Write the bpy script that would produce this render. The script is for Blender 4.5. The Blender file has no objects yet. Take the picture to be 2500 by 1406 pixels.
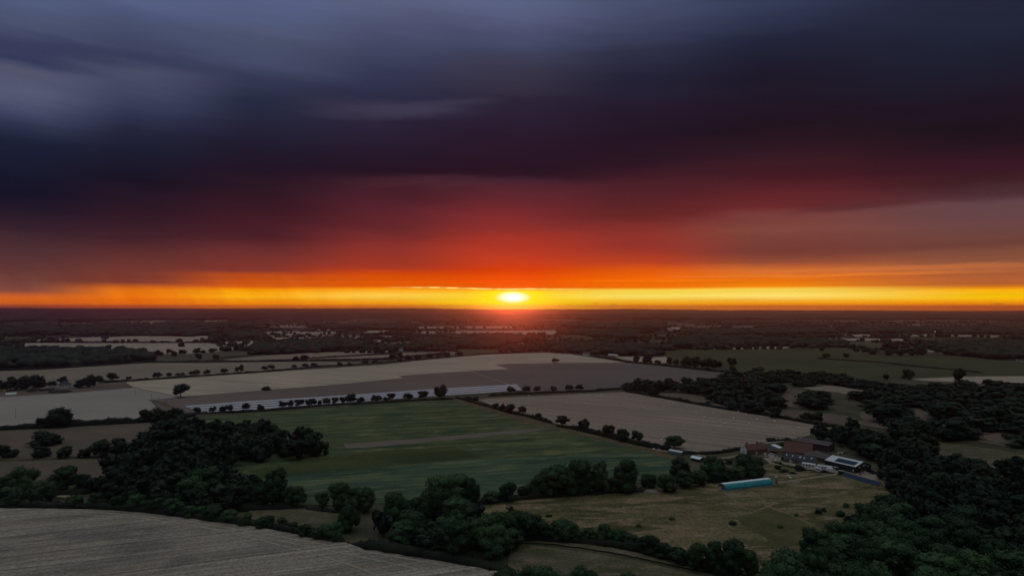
import bpy, math, random
import numpy as np
from mathutils import Vector, Matrix

random.seed(7)
SC = bpy.context.scene
COL = SC.collection

# ------------------------------------------------------------------ camera
F = 1667.0 / 2500.0            # focal length as a share of the frame width
CAM_H = 100.0
PITCH = math.atan(45.0 / 1667.0)
cam_d = bpy.data.cameras.new('camera')
cam = bpy.data.objects.new('camera', cam_d)
COL.objects.link(cam)
cam_d.sensor_width = 36.0
cam_d.lens = 36.0 * F
cam_d.clip_start = 0.5
cam_d.clip_end = 120000.0
cam.location = (0, 0, CAM_H)
cam.rotation_euler = (math.radians(90) + PITCH, 0, 0)
SC.camera = cam
_cp, _sp = math.cos(PITCH), math.sin(PITCH)


def ray(x, y):
    """direction of the line of sight that was measured at (x, y) in the 2500 px survey of the photo"""
    a = (x - 1250.0) / 1667.0
    b = (703.0 - y) / 1667.0
    return (a, _cp - b * _sp, _sp + b * _cp)


def P(x, y, z=0.0):
    d = ray(x, y)
    t = (z - CAM_H) / d[2]
    return Vector((d[0] * t, d[1] * t, z))


def px2m(p):
    return (p[1] * _cp) / 1667.0


# ------------------------------------------------------------------ colour helpers
def lin(c):
    c = c / 255.0
    return c / 12.92 if c <= 0.04045 else ((c + 0.055) / 1.055) ** 2.4


def rgb(r, g, b, k=1.0):
    return (lin(r) * k, lin(g) * k, lin(b) * k, 1.0)


# ------------------------------------------------------------------ view, world
SC.view_settings.view_transform = 'Standard'
SC.view_settings.look = 'None'
SC.view_settings.gamma = 1.0
SC.view_settings.exposure = 0.0
SC.cycles.use_denoising = True
SC.cycles.max_bounces = 5
SC.cycles.diffuse_bounces = 2
SC.cycles.volume_bounces = 1
SC.cycles.transparent_max_bounces = 4

SKY = {
    50: [(0, 82, 92, 125), (60, 73, 81, 109), (110, 64, 68, 98), (145, 50, 57, 86), (165, 80, 82, 105),
         (220, 85, 90, 114), (270, 64, 70, 98), (320, 41, 46, 70), (360, 28, 32, 53), (430, 23, 23, 42),
         (480, 24, 20, 38), (540, 46, 29, 42), (600, 72, 44, 50), (660, 100, 58, 54), (700, 122, 72, 62),
         (711, 136, 74, 58), (718, 190, 92, 48), (730, 226, 108, 26), (748, 205, 92, 34)],
    330: [(0, 84, 94, 130), (60, 72, 80, 110), (110, 64, 70, 98), (150, 60, 64, 92), (175, 76, 78, 104),
          (215, 66, 72, 98), (270, 46, 50, 76), (320, 36, 38, 60), (370, 28, 28, 47), (450, 28, 20, 36),
          (520, 44, 24, 36), (580, 66, 34, 42), (640, 104, 52, 48), (690, 130, 60, 46), (702, 215, 105, 25),
          (712, 240, 125, 15), (735, 245, 118, 5), (748, 235, 104, 5)],
    625: [(0, 86, 96, 132), (80, 77, 84, 111), (160, 66, 72, 99), (200, 52, 56, 80), (250, 38, 42, 64),
          (310, 36, 34, 54), (360, 32, 26, 43), (420, 34, 20, 36), (460, 42, 23, 34), (540, 66, 28, 38),
          (580, 74, 32, 40), (620, 110, 48, 47), (662, 132, 54, 44), (672, 190, 78, 26), (700, 215, 92, 18),
          (705, 250, 140, 8), (712, 255, 170, 8), (725, 255, 178, 20), (737, 255, 150, 2), (750, 250, 130, 0)],
    940: [(0, 92, 98, 130), (60, 78, 84, 114), (130, 64, 68, 96), (190, 50, 52, 78), (245, 44, 44, 68),
          (275, 60, 54, 76), (300, 44, 36, 58), (360, 38, 26, 44), (420, 38, 20, 34), (440, 54, 28, 40),
          (500, 78, 32, 42), (560, 104, 40, 44), (610, 140, 50, 42), (650, 165, 56, 36), (665, 205, 68, 10),
          (700, 232, 95, 4), (706, 255, 165, 15), (722, 255, 208, 75), (738, 255, 172, 12), (752, 255, 140, 0)],
    1250: [(0, 88, 96, 128), (60, 82, 86, 118), (110, 66, 70, 98), (170, 57, 54, 74), (205, 52, 46, 64), (240, 45, 38, 56),
           (300, 42, 30, 50), (350, 42, 25, 41), (400, 40, 20, 34), (425, 46, 24, 36), (436, 62, 32, 46),
           (470, 90, 37, 45), (520, 118, 42, 46), (560, 142, 48, 44), (600, 180, 56, 38), (640, 196, 60, 28),
           (660, 215, 60, 6), (690, 240, 84, 0), (703, 230, 90, 4), (708, 255, 175, 20), (718, 255, 215, 40),
           (735, 255, 225, 20), (755, 255, 218, 0)],
    1560: [(0, 72, 80, 110), (60, 62, 66, 92), (120, 46, 48, 70), (190, 36, 34, 54), (270, 36, 26, 42),
           (340, 36, 20, 34), (400, 44, 22, 34), (450, 76, 32, 40), (500, 88, 35, 38), (522, 102, 38, 37), (550, 126, 46, 42),
           (600, 152, 54, 44), (640, 185, 64, 34), (660, 220, 86, 14), (685, 245, 104, 2), (703, 240, 112, 4),
           (708, 255, 215, 70), (722, 255, 228, 100), (737, 255, 185, 30), (752, 255, 145, 0)],
    1875: [(0, 54, 62, 88), (50, 46, 51, 75), (110, 34, 36, 56), (180, 30, 26, 42), (260, 32, 22, 36),
           (320, 34, 20, 30), (370, 46, 24, 34), (430, 66, 28, 36), (480, 94, 36, 40), (510, 106, 42, 44),
           (528, 118, 60, 57), (570, 126, 70, 60), (610, 116, 58, 52), (640, 150, 77, 52), (662, 218, 112, 46),
           (682, 222, 102, 12), (700, 250, 140, 10), (706, 254, 215, 80), (722, 255, 226, 108), (738, 255, 170, 10),
           (754, 255, 130, 0)],
    2450: [(0, 38, 40, 60), (80, 32, 36, 54), (160, 30, 30, 46), (220, 32, 24, 38), (300, 30, 20, 28),
           (350, 36, 20, 30), (400, 56, 24, 36), (440, 62, 32, 38), (478, 78, 48, 54), (496, 98, 68, 72),
           (530, 102, 68, 68), (590, 112, 68, 58), (640, 140, 84, 60), (665, 168, 94, 56), (692, 182, 96, 48),
           (700, 222, 124, 20), (710, 255, 186, 12), (725, 255, 200, 4), (740, 255, 152, 2), (754, 238, 108, 8)],
}

world = bpy.data.worlds.new('World')
SC.world = world
world.use_nodes = True
NT = world.node_tree
NT.nodes.clear()


def nd(nt, t, **kw):
    n = nt.nodes.new(t)
    for k, v in kw.items():
        setattr(n, k, v)
    return n


def lk(nt, a, b):
    nt.links.new(a, b)


def mth(nt, op, a, b=None, c=None, clamp=False):
    n = nt.nodes.new('ShaderNodeMath')
    n.operation = op
    n.use_clamp = clamp
    for i, v in enumerate((a, b, c)):
        if v is None:
            continue
        if isinstance(v, (int, float)):
            n.inputs[i].default_value = v
        else:
            nt.links.new(v, n.inputs[i])
    return n.outputs[0]


def mixc(nt, fac, a, b, blend='MIX'):
    n = nt.nodes.new('ShaderNodeMix')
    n.data_type = 'RGBA'
    n.blend_type = blend
    for sock, v in ((n.inputs['Factor'], fac), (n.inputs[6], a), (n.inputs[7], b)):
        if isinstance(v, (int, float)):
            sock.default_value = v
        elif isinstance(v, tuple):
            sock.default_value = v
        else:
            nt.links.new(v, sock)
    return n.outputs[2]


def rng(nt, v, a, b, c=0.0, d=1.0, smooth=False):
    n = nt.nodes.new('ShaderNodeMapRange')
    n.interpolation_type = 'SMOOTHSTEP' if smooth else 'LINEAR'
    nt.links.new(v, n.inputs[0])
    for i, x in enumerate((a, b, c, d)):
        n.inputs[i + 1].default_value = x
    return n.outputs[0]


tc = nd(NT, 'ShaderNodeTexCoord')
sep = nd(NT, 'ShaderNodeSeparateXYZ')
lk(NT, tc.outputs['Generated'], sep.inputs[0])
X, Y, Z = sep.outputs
az = mth(NT, 'ARCTAN2', X, Y)
hor = mth(NT, 'SQRT', mth(NT, 'ADD', mth(NT, 'MULTIPLY', X, X), mth(NT, 'MULTIPLY', Y, Y)))
tel = mth(NT, 'DIVIDE', Z, mth(NT, 'MAXIMUM', hor, 0.0001))      # tangent of the elevation


def comb(a, b, c=0.0):
    n = nd(NT, 'ShaderNodeCombineXYZ')
    for i, v in enumerate((a, b, c)):
        if isinstance(v, (int, float)):
            n.inputs[i].default_value = v
        else:
            lk(NT, v, n.inputs[i])
    return n.outputs[0]


def wnoise(sa, st, detail=4.0, tilt=0.0, off=0.0, rough=0.5):
    v = comb(mth(NT, 'ADD', mth(NT, 'MULTIPLY', az, sa), off),
             mth(NT, 'MULTIPLY', mth(NT, 'ADD', tel, mth(NT, 'MULTIPLY', az, tilt)), st), off)
    n = nd(NT, 'ShaderNodeTexNoise')
    n.inputs['Scale'].default_value = 1.0
    n.inputs['Detail'].default_value = detail
    n.inputs['Roughness'].default_value = rough
    lk(NT, v, n.inputs['Vector'])
    return n.outputs['Fac']


n1 = wnoise(3.2, 13.0, 4.0, 0.10, 3.1)
n2 = wnoise(6.0, 42.0, 5.0, 0.02, 9.7, 0.6)
amp = rng(NT, tel, 0.045, 0.22, 0.0, 1.0, True)
disp = mth(NT, 'MULTIPLY', mth(NT, 'SUBTRACT', n1, 0.5), mth(NT, 'MULTIPLY', amp, 0.03))
disp2 = mth(NT, 'MULTIPLY', mth(NT, 'SUBTRACT', n2, 0.5), mth(NT, 'MULTIPLY', rng(NT, tel, 0.027, 0.08, 0.05, 1.0), 0.022))
tq = mth(NT, 'ADD', mth(NT, 'ADD', tel, disp), disp2)
TMAX = 0.5
pos = mth(NT, 'DIVIDE', tq, TMAX, clamp=True)
cols = []
for xc, tab in SKY.items():
    r = nd(NT, 'ShaderNodeValToRGB')
    cr = r.color_ramp
    cr.interpolation = 'EASE' if False else 'LINEAR'
    stops = []
    for y, cr_, cg_, cb_ in tab:
        d = ray(xc, y)
        stops.append((max(0.0, d[2] / math.hypot(d[0], d[1]) / TMAX), rgb(cr_, cg_, cb_)))
    stops.sort(key=lambda s: s[0])
    while len(cr.elements) > 1:
        cr.elements.remove(cr.elements[-1])
    cr.elements[0].position = stops[0][0]
    cr.elements[0].color = stops[0][1]
    for p, c in stops[1:]:
        e = cr.elements.new(min(1.0, p))
        e.color = c
    lk(NT, pos, r.inputs[0])
    d = ray(xc, 700)
    cols.append((math.atan2(d[0], d[1]), r.outputs[0]))
cur = cols[0][1]
for k in range(1, len(cols)):
    cur = mixc(NT, rng(NT, az, cols[k - 1][0], cols[k][0], 0, 1, True), cur, cols[k][1])
# soft cloud streaks
n3 = wnoise(3.0, 26.0, 5.0, 0.12, 21.0, 0.55)
streak = rng(NT, n3, 0.25, 0.75, 0.90, 1.10)
st_fac = rng(NT, tel, 0.03, 0.10, 0.0, 1.0, True)
sval = mixc(NT, st_fac, (1, 1, 1, 1), comb(streak, streak, streak))
cur = mixc(NT, 1.0, cur, sval, 'MULTIPLY')
# streaks in the bright band
n4 = wnoise(3.0, 170.0, 3.0, 0.0, 40.0, 0.5)
bs = rng(NT, n4, 0.3, 0.7, 0.93, 1.06)
low = rng(NT, tel, 0.026, 0.075, 1.0, 0.0, True)
cur = mixc(NT, low, cur, mixc(NT, 1.0, cur, comb(bs, bs, mth(NT, 'MULTIPLY', bs, bs)), 'MULTIPLY'))
# slanting rain shafts in the left of the band
n5 = wnoise(20.0, 26.0, 3.0, 0.9, 60.0, 0.5)
shaft = rng(NT, n5, 0.32, 0.66, 0.72, 1.12)
sfac = mth(NT, 'MULTIPLY', mth(NT, 'MULTIPLY', low, rng(NT, az, -0.42, -0.05, 1.0, 0.0, True)), 0.5)
cur = mixc(NT, sfac, cur, mixc(NT, 1.0, cur, comb(mth(NT, 'POWER', shaft, 0.5), shaft, shaft), 'MULTIPLY'))


# separate thin cloud wisps: (azimuth px, y px, half length px, half height px, strength, colour)
def wisp(xc, yc, hl, hh, k, col, slope=0.0, sd=1.0):
    global cur
    d = ray(xc, yc)
    a0, t0 = math.atan2(d[0], d[1]), d[2] / math.hypot(d[0], d[1])
    da = mth(NT, 'SUBTRACT', az, a0)
    nn = wnoise(9.0, 40.0, 4.0, 0.0, sd * 13.7, 0.6)
    dt = mth(NT, 'SUBTRACT', mth(NT, 'SUBTRACT', tel, t0), mth(NT, 'MULTIPLY', da, slope))
    dt = mth(NT, 'ADD', dt, mth(NT, 'MULTIPLY', mth(NT, 'SUBTRACT', nn, 0.5), hh / 1667.0 * 2.2))
    e1 = mth(NT, 'DIVIDE', da, hl / 1667.0)
    e2 = mth(NT, 'DIVIDE', dt, hh / 1667.0)
    r2 = mth(NT, 'SQRT', mth(NT, 'ADD', mth(NT, 'MULTIPLY', e1, e1), mth(NT, 'MULTIPLY', e2, e2)))
    f = mth(NT, 'MULTIPLY', rng(NT, r2, 0.1, 1.15, 1.0, 0.0, True), k)
    cur = mixc(NT, f, cur, col)


wisp(980, 268, 230, 26, 0.75, rgb(64, 58, 80), 0.10, 1.0)
wisp(1130, 246, 120, 12, 0.5, rgb(62, 54, 74), 0.05, 2.0)
wisp(1060, 446, 260, 22, 0.6, rgb(78, 40, 50), 0.02, 3.0)
wisp(1080, 418, 300, 10, 0.55, rgb(38, 18, 30), 0.02, 4.0)
wisp(190, 130, 300, 26, 0.5, rgb(46, 54, 82), 0.06, 5.0)
wisp(2080, 505, 170, 12, 0.6, rgb(84, 42, 44), 0.03, 6.0)
wisp(2330, 600, 420, 14, 0.5, rgb(104, 58, 52), 0.02, 7.0)
wisp(2250, 655, 400, 9, 0.5, rgb(214, 120, 64), 0.0, 8.0)
wisp(2000, 672, 420, 5, 0.5, rgb(246, 140, 50), 0.0, 9.0)
wisp(1700, 684, 460, 4, 0.35, rgb(255, 140, 20), 0.0, 10.0)
wisp(1455, 741, 12, 2.2, 0.7, rgb(215, 130, 20), 0.0, 11.0)
wisp(1497, 743, 14, 2.6, 0.7, rgb(205, 125, 20), 0.0, 12.0)
wisp(2435, 741, 16, 2.6, 0.7, rgb(200, 110, 15), 0.0, 13.0)
wisp(1800, 732, 60, 2.2, 0.5, rgb(238, 170, 40), 0.0, 14.0)
# thin lit edge of the cloud deck above the sun
edge_y = mth(NT, 'ADD', 0.0252, mth(NT, 'MULTIPLY', mth(NT, 'SUBTRACT', wnoise(16.0, 5.0, 5.0, 0, 5.0, .6), 0.5), 0.0030))
edge_y = mth(NT, 'ADD', edge_y, mth(NT, 'MULTIPLY', rng(NT, az, -0.10, -0.03, 1.0, 0.0), 0.0022))
ed = mth(NT, 'ABSOLUTE', mth(NT, 'SUBTRACT', tel, edge_y))
eline = rng(NT, ed, 0.0002, 0.0016, 1.0, 0.0, True)
efac = mth(NT, 'MULTIPLY', eline, mth(NT, 'MULTIPLY', rng(NT, mth(NT, 'ABSOLUTE', mth(NT, 'ADD', az, 0.03)), 0.07, 0.17, 1.0, 0.0, True), 1.0))
efac = mth(NT, 'MULTIPLY', efac, rng(NT, wnoise(60.0, 10.0, 3.0, 0, 77.0), 0.35, 0.6, 0.25, 1.0))
cur = mixc(NT, efac, cur, rgb(255, 232, 130))
# the sun itself, flattened by the murk, with its glow
sx = mth(NT, 'DIVIDE', mth(NT, 'SUBTRACT', az, 0.0012), 0.0185)
sy = mth(NT, 'DIVIDE', mth(NT, 'SUBTRACT', tel, 0.0132), 0.0066)
sd = mth(NT, 'SQRT', mth(NT, 'ADD', mth(NT, 'MULTIPLY', sx, sx), mth(NT, 'MULTIPLY', sy, sy)))
below = rng(NT, tel, 0.0205, 0.0250, 1.0, 0.0, True)
gx = mth(NT, 'DIVIDE', mth(NT, 'ABSOLUTE', mth(NT, 'SUBTRACT', az, 0.0012)), 0.075)
glow = mth(NT, 'MULTIPLY', rng(NT, gx, 0.0, 1.0, 1.0, 0.0, True), below)
cur = mixc(NT, glow, cur, rgb(255, 241, 6))
core = mth(NT, 'MULTIPLY', rng(NT, sd, 0.25, 1.6, 1.0, 0.0, True), below)
cur = mixc(NT, core, cur, (1.25, 1.2, 1.05, 1.0))
# the sky overhead and behind the viewer: a lighter grey overcast
zen = rgb(128, 136, 152)
up = rng(NT, tel, 0.46, 1.3, 0.0, 1.0, True)
skyn = nd(NT, 'ShaderNodeTexSky')
skyn.sky_type = 'NISHITA'
skyn.sun_disc = False
skyn.sun_elevation = math.radians(0.8)
skyn.sun_rotation = 0.0
over = mixc(NT, 1.0, (0.455, 0.470, 0.455, 1.0), mixc(NT, 1.0, skyn.outputs[0], (0.10, 0.10, 0.10, 1.0), 'MULTIPLY'), 'ADD')
cur = mixc(NT, up, cur, over)
back = rng(NT, mth(NT, 'ABSOLUTE', az), 1.0, 2.0, 0.0, 1.0, True)
behind = mixc(NT, rng(NT, tel, 0.1, 1.7, 0.0, 1.0, True), (0.028, 0.032, 0.042, 1.0), over)
cur = mixc(NT, back, cur, behind)
gr_ = rng(NT, wnoise(520.0, 520.0, 2.0, 0.0, 3.0, 0.7), 0.25, 0.75, 0.95, 1.05)
cur = mixc(NT, 1.0, cur, comb(gr_, gr_, gr_), 'MULTIPLY')
bg = nd(NT, 'ShaderNodeBackground')
lk(NT, cur, bg.inputs[0])
bg.inputs[1].default_value = 1.0
wo = nd(NT, 'ShaderNodeOutputWorld')
lk(NT, bg.outputs[0], wo.inputs[0])
world.cycles.sampling_method = 'MANUAL'
world.cycles.sample_map_resolution = 1024

# ------------------------------------------------------------------ sun
sl = bpy.data.lights.new('sun', 'SUN')
sl.energy = 0.058
sl.angle = math.radians(0.6)
sl.color = (1.0, 0.17, 0.02)
sun = bpy.data.objects.new('sun', sl)
COL.objects.link(sun)
sun.rotation_euler = (math.radians(-(90 - 0.8)), 0, 0)     # comes from +Y, just above the horizon
sun.location = (0, 200, 400)

# ------------------------------------------------------------------ object helpers


def tag(o, label=None, cat=None, group=None, kind=None):
    if label:
        o['label'] = label
    if cat:
        o['category'] = cat
    if group:
        o['group'] = group
    if kind:
        o['kind'] = kind
    return o


def empty(name, loc, rz=0.0, **kw):
    o = bpy.data.objects.new(name, None)
    o.empty_display_size = 0.5
    COL.objects.link(o)
    o.location = loc
    o.rotation_euler = (0, 0, rz)
    return tag(o, **kw)


def link_mesh(name, me, parent=None, loc=None, **kw):
    o = bpy.data.objects.new(name, me)
    COL.objects.link(o)
    if parent:
        o.parent = parent
    if loc is not None:
        o.location = loc
    return tag(o, **kw)


class MB:
    def __init__(s):
        s.v = []
        s.f = []

    def add(s, vs, fs):
        n = len(s.v)
        s.v.extend([tuple(a) for a in vs])
        s.f.extend([tuple(i + n for i in f) for f in fs])

    def box(s, x0, x1, y0, y1, z0, z1):
        s.add([(x0, y0, z0), (x1, y0, z0), (x1, y1, z0), (x0, y1, z0), (x0, y0, z1), (x1, y0, z1), (x1, y1, z1), (x0, y1, z1)],
              [(0, 3, 2, 1), (4, 5, 6, 7), (0, 1, 5, 4), (1, 2, 6, 5), (2, 3, 7, 6), (3, 0, 4, 7)])

    def prism(s, prof, a, b, axis='x'):
        """closed profile [(u, z)...] swept from a to b along x (u = y) or along y (u = x)"""
        n = len(prof)
        vs = []
        for t in (a, b):
            for u, z in prof:
                vs.append((t, u, z) if axis == 'x' else (u, t, z))
        fs = [tuple(range(n)), tuple(range(2 * n - 1, n - 1, -1))]
        for i in range(n):
            j = (i + 1) % n
            fs.append((i, i + n, j + n, j))
        s.add(vs, fs)

    def tube(s, a, b, r0, r1=None, n=8):
        a, b = Vector(a), Vector(b)
        r1 = r0 if r1 is None else r1
        d = (b - a).normalized()
        u = d.orthogonal().normalized()
        w = d.cross(u)
        vs = []
        for c, r in ((a, r0), (b, r1)):
            for i in range(n):
                t = 2 * math.pi * i / n
                vs.append(c + u * (r * math.cos(t)) + w * (r * math.sin(t)))
        fs = [tuple(range(n - 1, -1, -1)), tuple(range(n, 2 * n))]
        for i in range(n):
            j = (i + 1) % n
            fs.append((i, j, j + n, i + n))
        s.add(vs, fs)

    def build(s, name, mat, parent=None, loc=None, **kw):
        me = bpy.data.meshes.new(name)
        me.from_pydata(s.v, [], s.f)
        me.materials.append(mat)
        me.update()
        return link_mesh(name, me, parent, loc, **kw)


# ------------------------------------------------------------------ materials


def base_mat(name, rough=0.9, spec=0.2):
    m = bpy.data.materials.new(name)
    m.use_nodes = True
    nt = m.node_tree
    b = nt.nodes['Principled BSDF']
    b.inputs['Roughness'].default_value = rough
    b.inputs['Specular IOR Level'].default_value = spec
    return m, nt, b


def tnoise(nt, vec, scale, detail=3.0, rough=0.55, dist=0.0):
    n = nt.nodes.new('ShaderNodeTexNoise')
    n.inputs['Scale'].default_value = scale
    n.inputs['Detail'].default_value = detail
    n.inputs['Roughness'].default_value = rough
    n.inputs['Distortion'].default_value = dist
    if vec is not None:
        nt.links.new(vec, n.inputs['Vector'])
    return n.outputs['Fac']


def simple(name, col, rough=0.7, var=0.15, scale=2.0, spec=0.3, metal=0.0, ribs=None):
    m, nt, b = base_mat(name, rough, spec)
    t = nt.nodes.new('ShaderNodeTexCoord')
    f = tnoise(nt, t.outputs['Object'], scale, 5.0)
    v = rng(nt, f, 0.3, 0.7, 1 - var, 1 + var)
    if ribs:
        w = nt.nodes.new('ShaderNodeTexWave')
        w.bands_direction = ribs[0]
        w.inputs['Scale'].default_value = ribs[1]
        nt.links.new(t.outputs['Object'], w.inputs['Vector'])
        v = mth(nt, 'MULTIPLY', v, rng(nt, w.outputs['Fac'], 0, 1, 1 - ribs[2], 1 + ribs[2]))
    c = nt.nodes.new('ShaderNodeCombineColor')
    for i in range(3):
        nt.links.new(mth(nt, 'MULTIPLY', v, col[i]), c.inputs[i])
    nt.links.new(c.outputs[0], b.inputs['Base Color'])
    b.inputs['Metallic'].default_value = metal
    return m


def field_mat(name, c1, c2, ang=None, period=8.0, amt=0.25, patch=60.0, speck=0.35, c3=None, stretch=1.0, warp=2.0, track=0.0):
    """soil / stubble / crop: large patches, drilled rows at an angle (degrees from +X), fine speckle"""
    m, nt, b = base_mat(name, 0.95, 0.1)
    g = nt.nodes.new('ShaderNodeNewGeometry')
    mp = nt.nodes.new('ShaderNodeMapping')
    mp.vector_type = 'TEXTURE'
    nt.links.new(g.outputs['Position'], mp.inputs['Vector'])
    mp.inputs['Rotation'].default_value = (0, 0, math.radians(ang or 0.0))
    mp.inputs['Scale'].default_value = (stretch, 1, 1)
    v = mp.outputs[0]
    big = tnoise(nt, v, 1.0 / patch, 4.0, 0.55, 0.4)
    col = mixc(nt, rng(nt, big, 0.38, 0.62, 0, 1, True), c1, c2)
    if c3:
        mid = tnoise(nt, v, 2.7 / patch, 5.0, 0.6, 0.8)
        col = mixc(nt, rng(nt, mid, 0.48, 0.64, 0, 0.85, True), col, c3)
    if amt > 0:
        s = nt.nodes.new('ShaderNodeSeparateXYZ')
        nt.links.new(v, s.inputs[0])
        wob = mth(nt, 'MULTIPLY', mth(nt, 'SUBTRACT', tnoise(nt, v, 0.012, 2.0), 0.5), warp * 10)
        yy = mth(nt, 'ADD', s.outputs[1], wob)
        # uneven drilled rows: 1-D noise across the rows at two pitches
        cb = nt.nodes.new('ShaderNodeCombineXYZ')
        nt.links.new(mth(nt, 'MULTIPLY', s.outputs[0], 0.006), cb.inputs[0])
        nt.links.new(mth(nt, 'DIVIDE', yy, period * 0.45), cb.inputs[1])
        rows = tnoise(nt, cb.outputs[0], 1.0, 2.0, 0.6)
        k = rng(nt, rows, 0.3, 0.7, 1 - amt, 1 + amt)
        wave = mth(nt, 'SINE', mth(nt, 'MULTIPLY', yy, 2 * math.pi / period))
        k = mth(nt, 'MULTIPLY', k, rng(nt, wave, 0.3, 1.0, 1.0, 1 + amt * 0.8, True))
        if track:
            w2 = mth(nt, 'SINE', mth(nt, 'MULTIPLY', yy, 2 * math.pi / track))
            k = mth(nt, 'MULTIPLY', k, rng(nt, w2, 0.93, 1.0, 1.0, 1 + amt, True))
        kk = nt.nodes.new('ShaderNodeCombineXYZ')
        for i in range(3):
            nt.links.new(k, kk.inputs[i])
        col = mixc(nt, 1.0, col, kk.outputs[0], 'MULTIPLY')
    sp = tnoise(nt, g.outputs['Position'], 0.9, 4.0, 0.75)
    k = rng(nt, sp, 0.3, 0.7, 1 - speck, 1 + speck)
    kk = nt.nodes.new('ShaderNodeCombineXYZ')
    for i in range(3):
        nt.links.new(k, kk.inputs[i])
    col = mixc(nt, 1.0, col, kk.outputs[0], 'MULTIPLY')
    nt.links.new(col, b.inputs['Base Color'])
    return m


def foliage_mat(name, a, c, obj_random=True):
    m, nt, b = base_mat(name, 0.75, 0.12)
    t = nt.nodes.new('ShaderNodeTexCoord')
    g = nt.nodes.new('ShaderNodeNewGeometry')
    if obj_random:
        oi = nt.nodes.new('ShaderNodeObjectInfo')
        r = oi.outputs['Random']
    else:
        r = rng(nt, tnoise(nt, g.outputs['Position'], 0.06, 2.0), 0.35, 0.65)
    n = tnoise(nt, g.outputs['Position'], 0.45, 4.0, 0.7)
    f = mth(nt, 'ADD', mth(nt, 'MULTIPLY', mth(nt, 'POWER', r, 1.6), 0.6), mth(nt, 'MULTIPLY', rng(nt, n, 0.3, 0.7), 0.5))
    col = mixc(nt, f, a, c)
    nt.links.new(col, b.inputs['Base Color'])
    return m


M = {}
M['leaf'] = foliage_mat('broadleaf_foliage', (0.006, 0.021, 0.013, 1), (0.050, 0.102, 0.045, 1))
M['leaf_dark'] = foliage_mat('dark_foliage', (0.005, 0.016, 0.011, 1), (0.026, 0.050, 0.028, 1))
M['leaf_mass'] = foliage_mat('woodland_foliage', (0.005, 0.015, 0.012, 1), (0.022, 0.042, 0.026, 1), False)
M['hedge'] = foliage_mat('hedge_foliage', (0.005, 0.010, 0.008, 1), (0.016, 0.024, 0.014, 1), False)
M['bark'] = simple('bark', (0.045, 0.036, 0.028), 0.95, 0.3, 3.0)

# ------------------------------------------------------------------ ground sheet
def ground_material():
    m, nt, b = base_mat('farmland_ground', 0.95, 0.1)
    g = nt.nodes.new('ShaderNodeNewGeometry')
    pos_ = g.outputs['Position']
    vo = nt.nodes.new('ShaderNodeTexVoronoi')
    vo.inputs['Scale'].default_value = 1 / 330.0
    nt.links.new(pos_, vo.inputs['Vector'])
    cr = nt.nodes.new('ShaderNodeValToRGB')
    cr.color_ramp.interpolation = 'CONSTANT'
    els = [(0.0, (0.014, 0.022, 0.020, 1)), (0.30, (0.022, 0.026, 0.022, 1)), (0.52, (0.026, 0.036, 0.025, 1)),
           (0.70, (0.045, 0.040, 0.036, 1)), (0.84, (0.17, 0.15, 0.13, 1)), (0.92, (0.014, 0.022, 0.020, 1))]
    e = cr.color_ramp.elements
    e[0].position, e[0].color = els[0]
    e[1].position, e[1].color = els[1]
    for p, c in els[2:]:
        x = e.new(p)
        x.color = c
    sp = nt.nodes.new('ShaderNodeSeparateColor')
    nt.links.new(vo.outputs['Color'], sp.inputs[0])
    nt.links.new(sp.outputs[0], cr.inputs[0])
    far = cr.outputs[0]
    near = mixc(nt, rng(nt, tnoise(nt, pos_, 0.03, 5.0, 0.65), 0.38, 0.62), (0.040, 0.050, 0.028, 1), (0.085, 0.080, 0.052, 1))
    sy_ = nt.nodes.new('ShaderNodeSeparateXYZ')
    nt.links.new(pos_, sy_.inputs[0])
    col = mixc(nt, rng(nt, sy_.outputs[1], 1100.0, 1500.0, 0, 1), near, far)
    k = rng(nt, tnoise(nt, pos_, 0.7, 5.0, 0.75), 0.3, 0.7, 0.6, 1.4)
    kk = nt.nodes.new('ShaderNodeCombineXYZ')
    for i in range(3):
        nt.links.new(k, kk.inputs[i])
    nt.links.new(mixc(nt, 1.0, col, kk.outputs[0], 'MULTIPLY'), b.inputs['Base Color'])
    return m


def polar_sheet(name, rmax, mat):
    rings = [0.0] + [40 * 1.22 ** k for k in range(60) if 40 * 1.22 ** k < rmax] + [rmax]
    n = 72
    vs = [(0, 0, 0)]
    fs = []
    for r in rings[1:]:
        for i in range(n):
            t = 2 * math.pi * i / n
            vs.append((r * math.cos(t), r * math.sin(t), 0))
    for i in range(n):
        fs.append((0, 1 + i, 1 + (i + 1) % n))
    for k in range(len(rings) - 2):
        a = 1 + k * n
        for i in range(n):
            j = (i + 1) % n
            fs.append((a + i, a + n + i, a + n + j, a + j))
    me = bpy.data.meshes.new(name)
    me.from_pydata(vs, [], fs)
    me.materials.append(mat)
    return link_mesh(name, me, kind='structure')


M['ground'] = ground_material()
polar_sheet('ground', 11000.0, M['ground'])

# low hills along the horizon: (azimuth px, skyline y px) -> height at their distance
RIDGE = [(-600, 751), (0, 751.6), (200, 752.2), (380, 752.6), (520, 753.4), (640, 752.6), (760, 752.8), (860, 752.2), (1050, 752.2),
         (1090, 753.6), (1200, 755.2), (1330, 754.6), (1420, 755.0), (1530, 754.2), (1660, 755.4), (1780, 757.0), (1900, 756.8),
         (2010, 757.4), (2140, 757.4), (2320, 759.0), (2500, 758.4), (3100, 758.0)]


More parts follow.
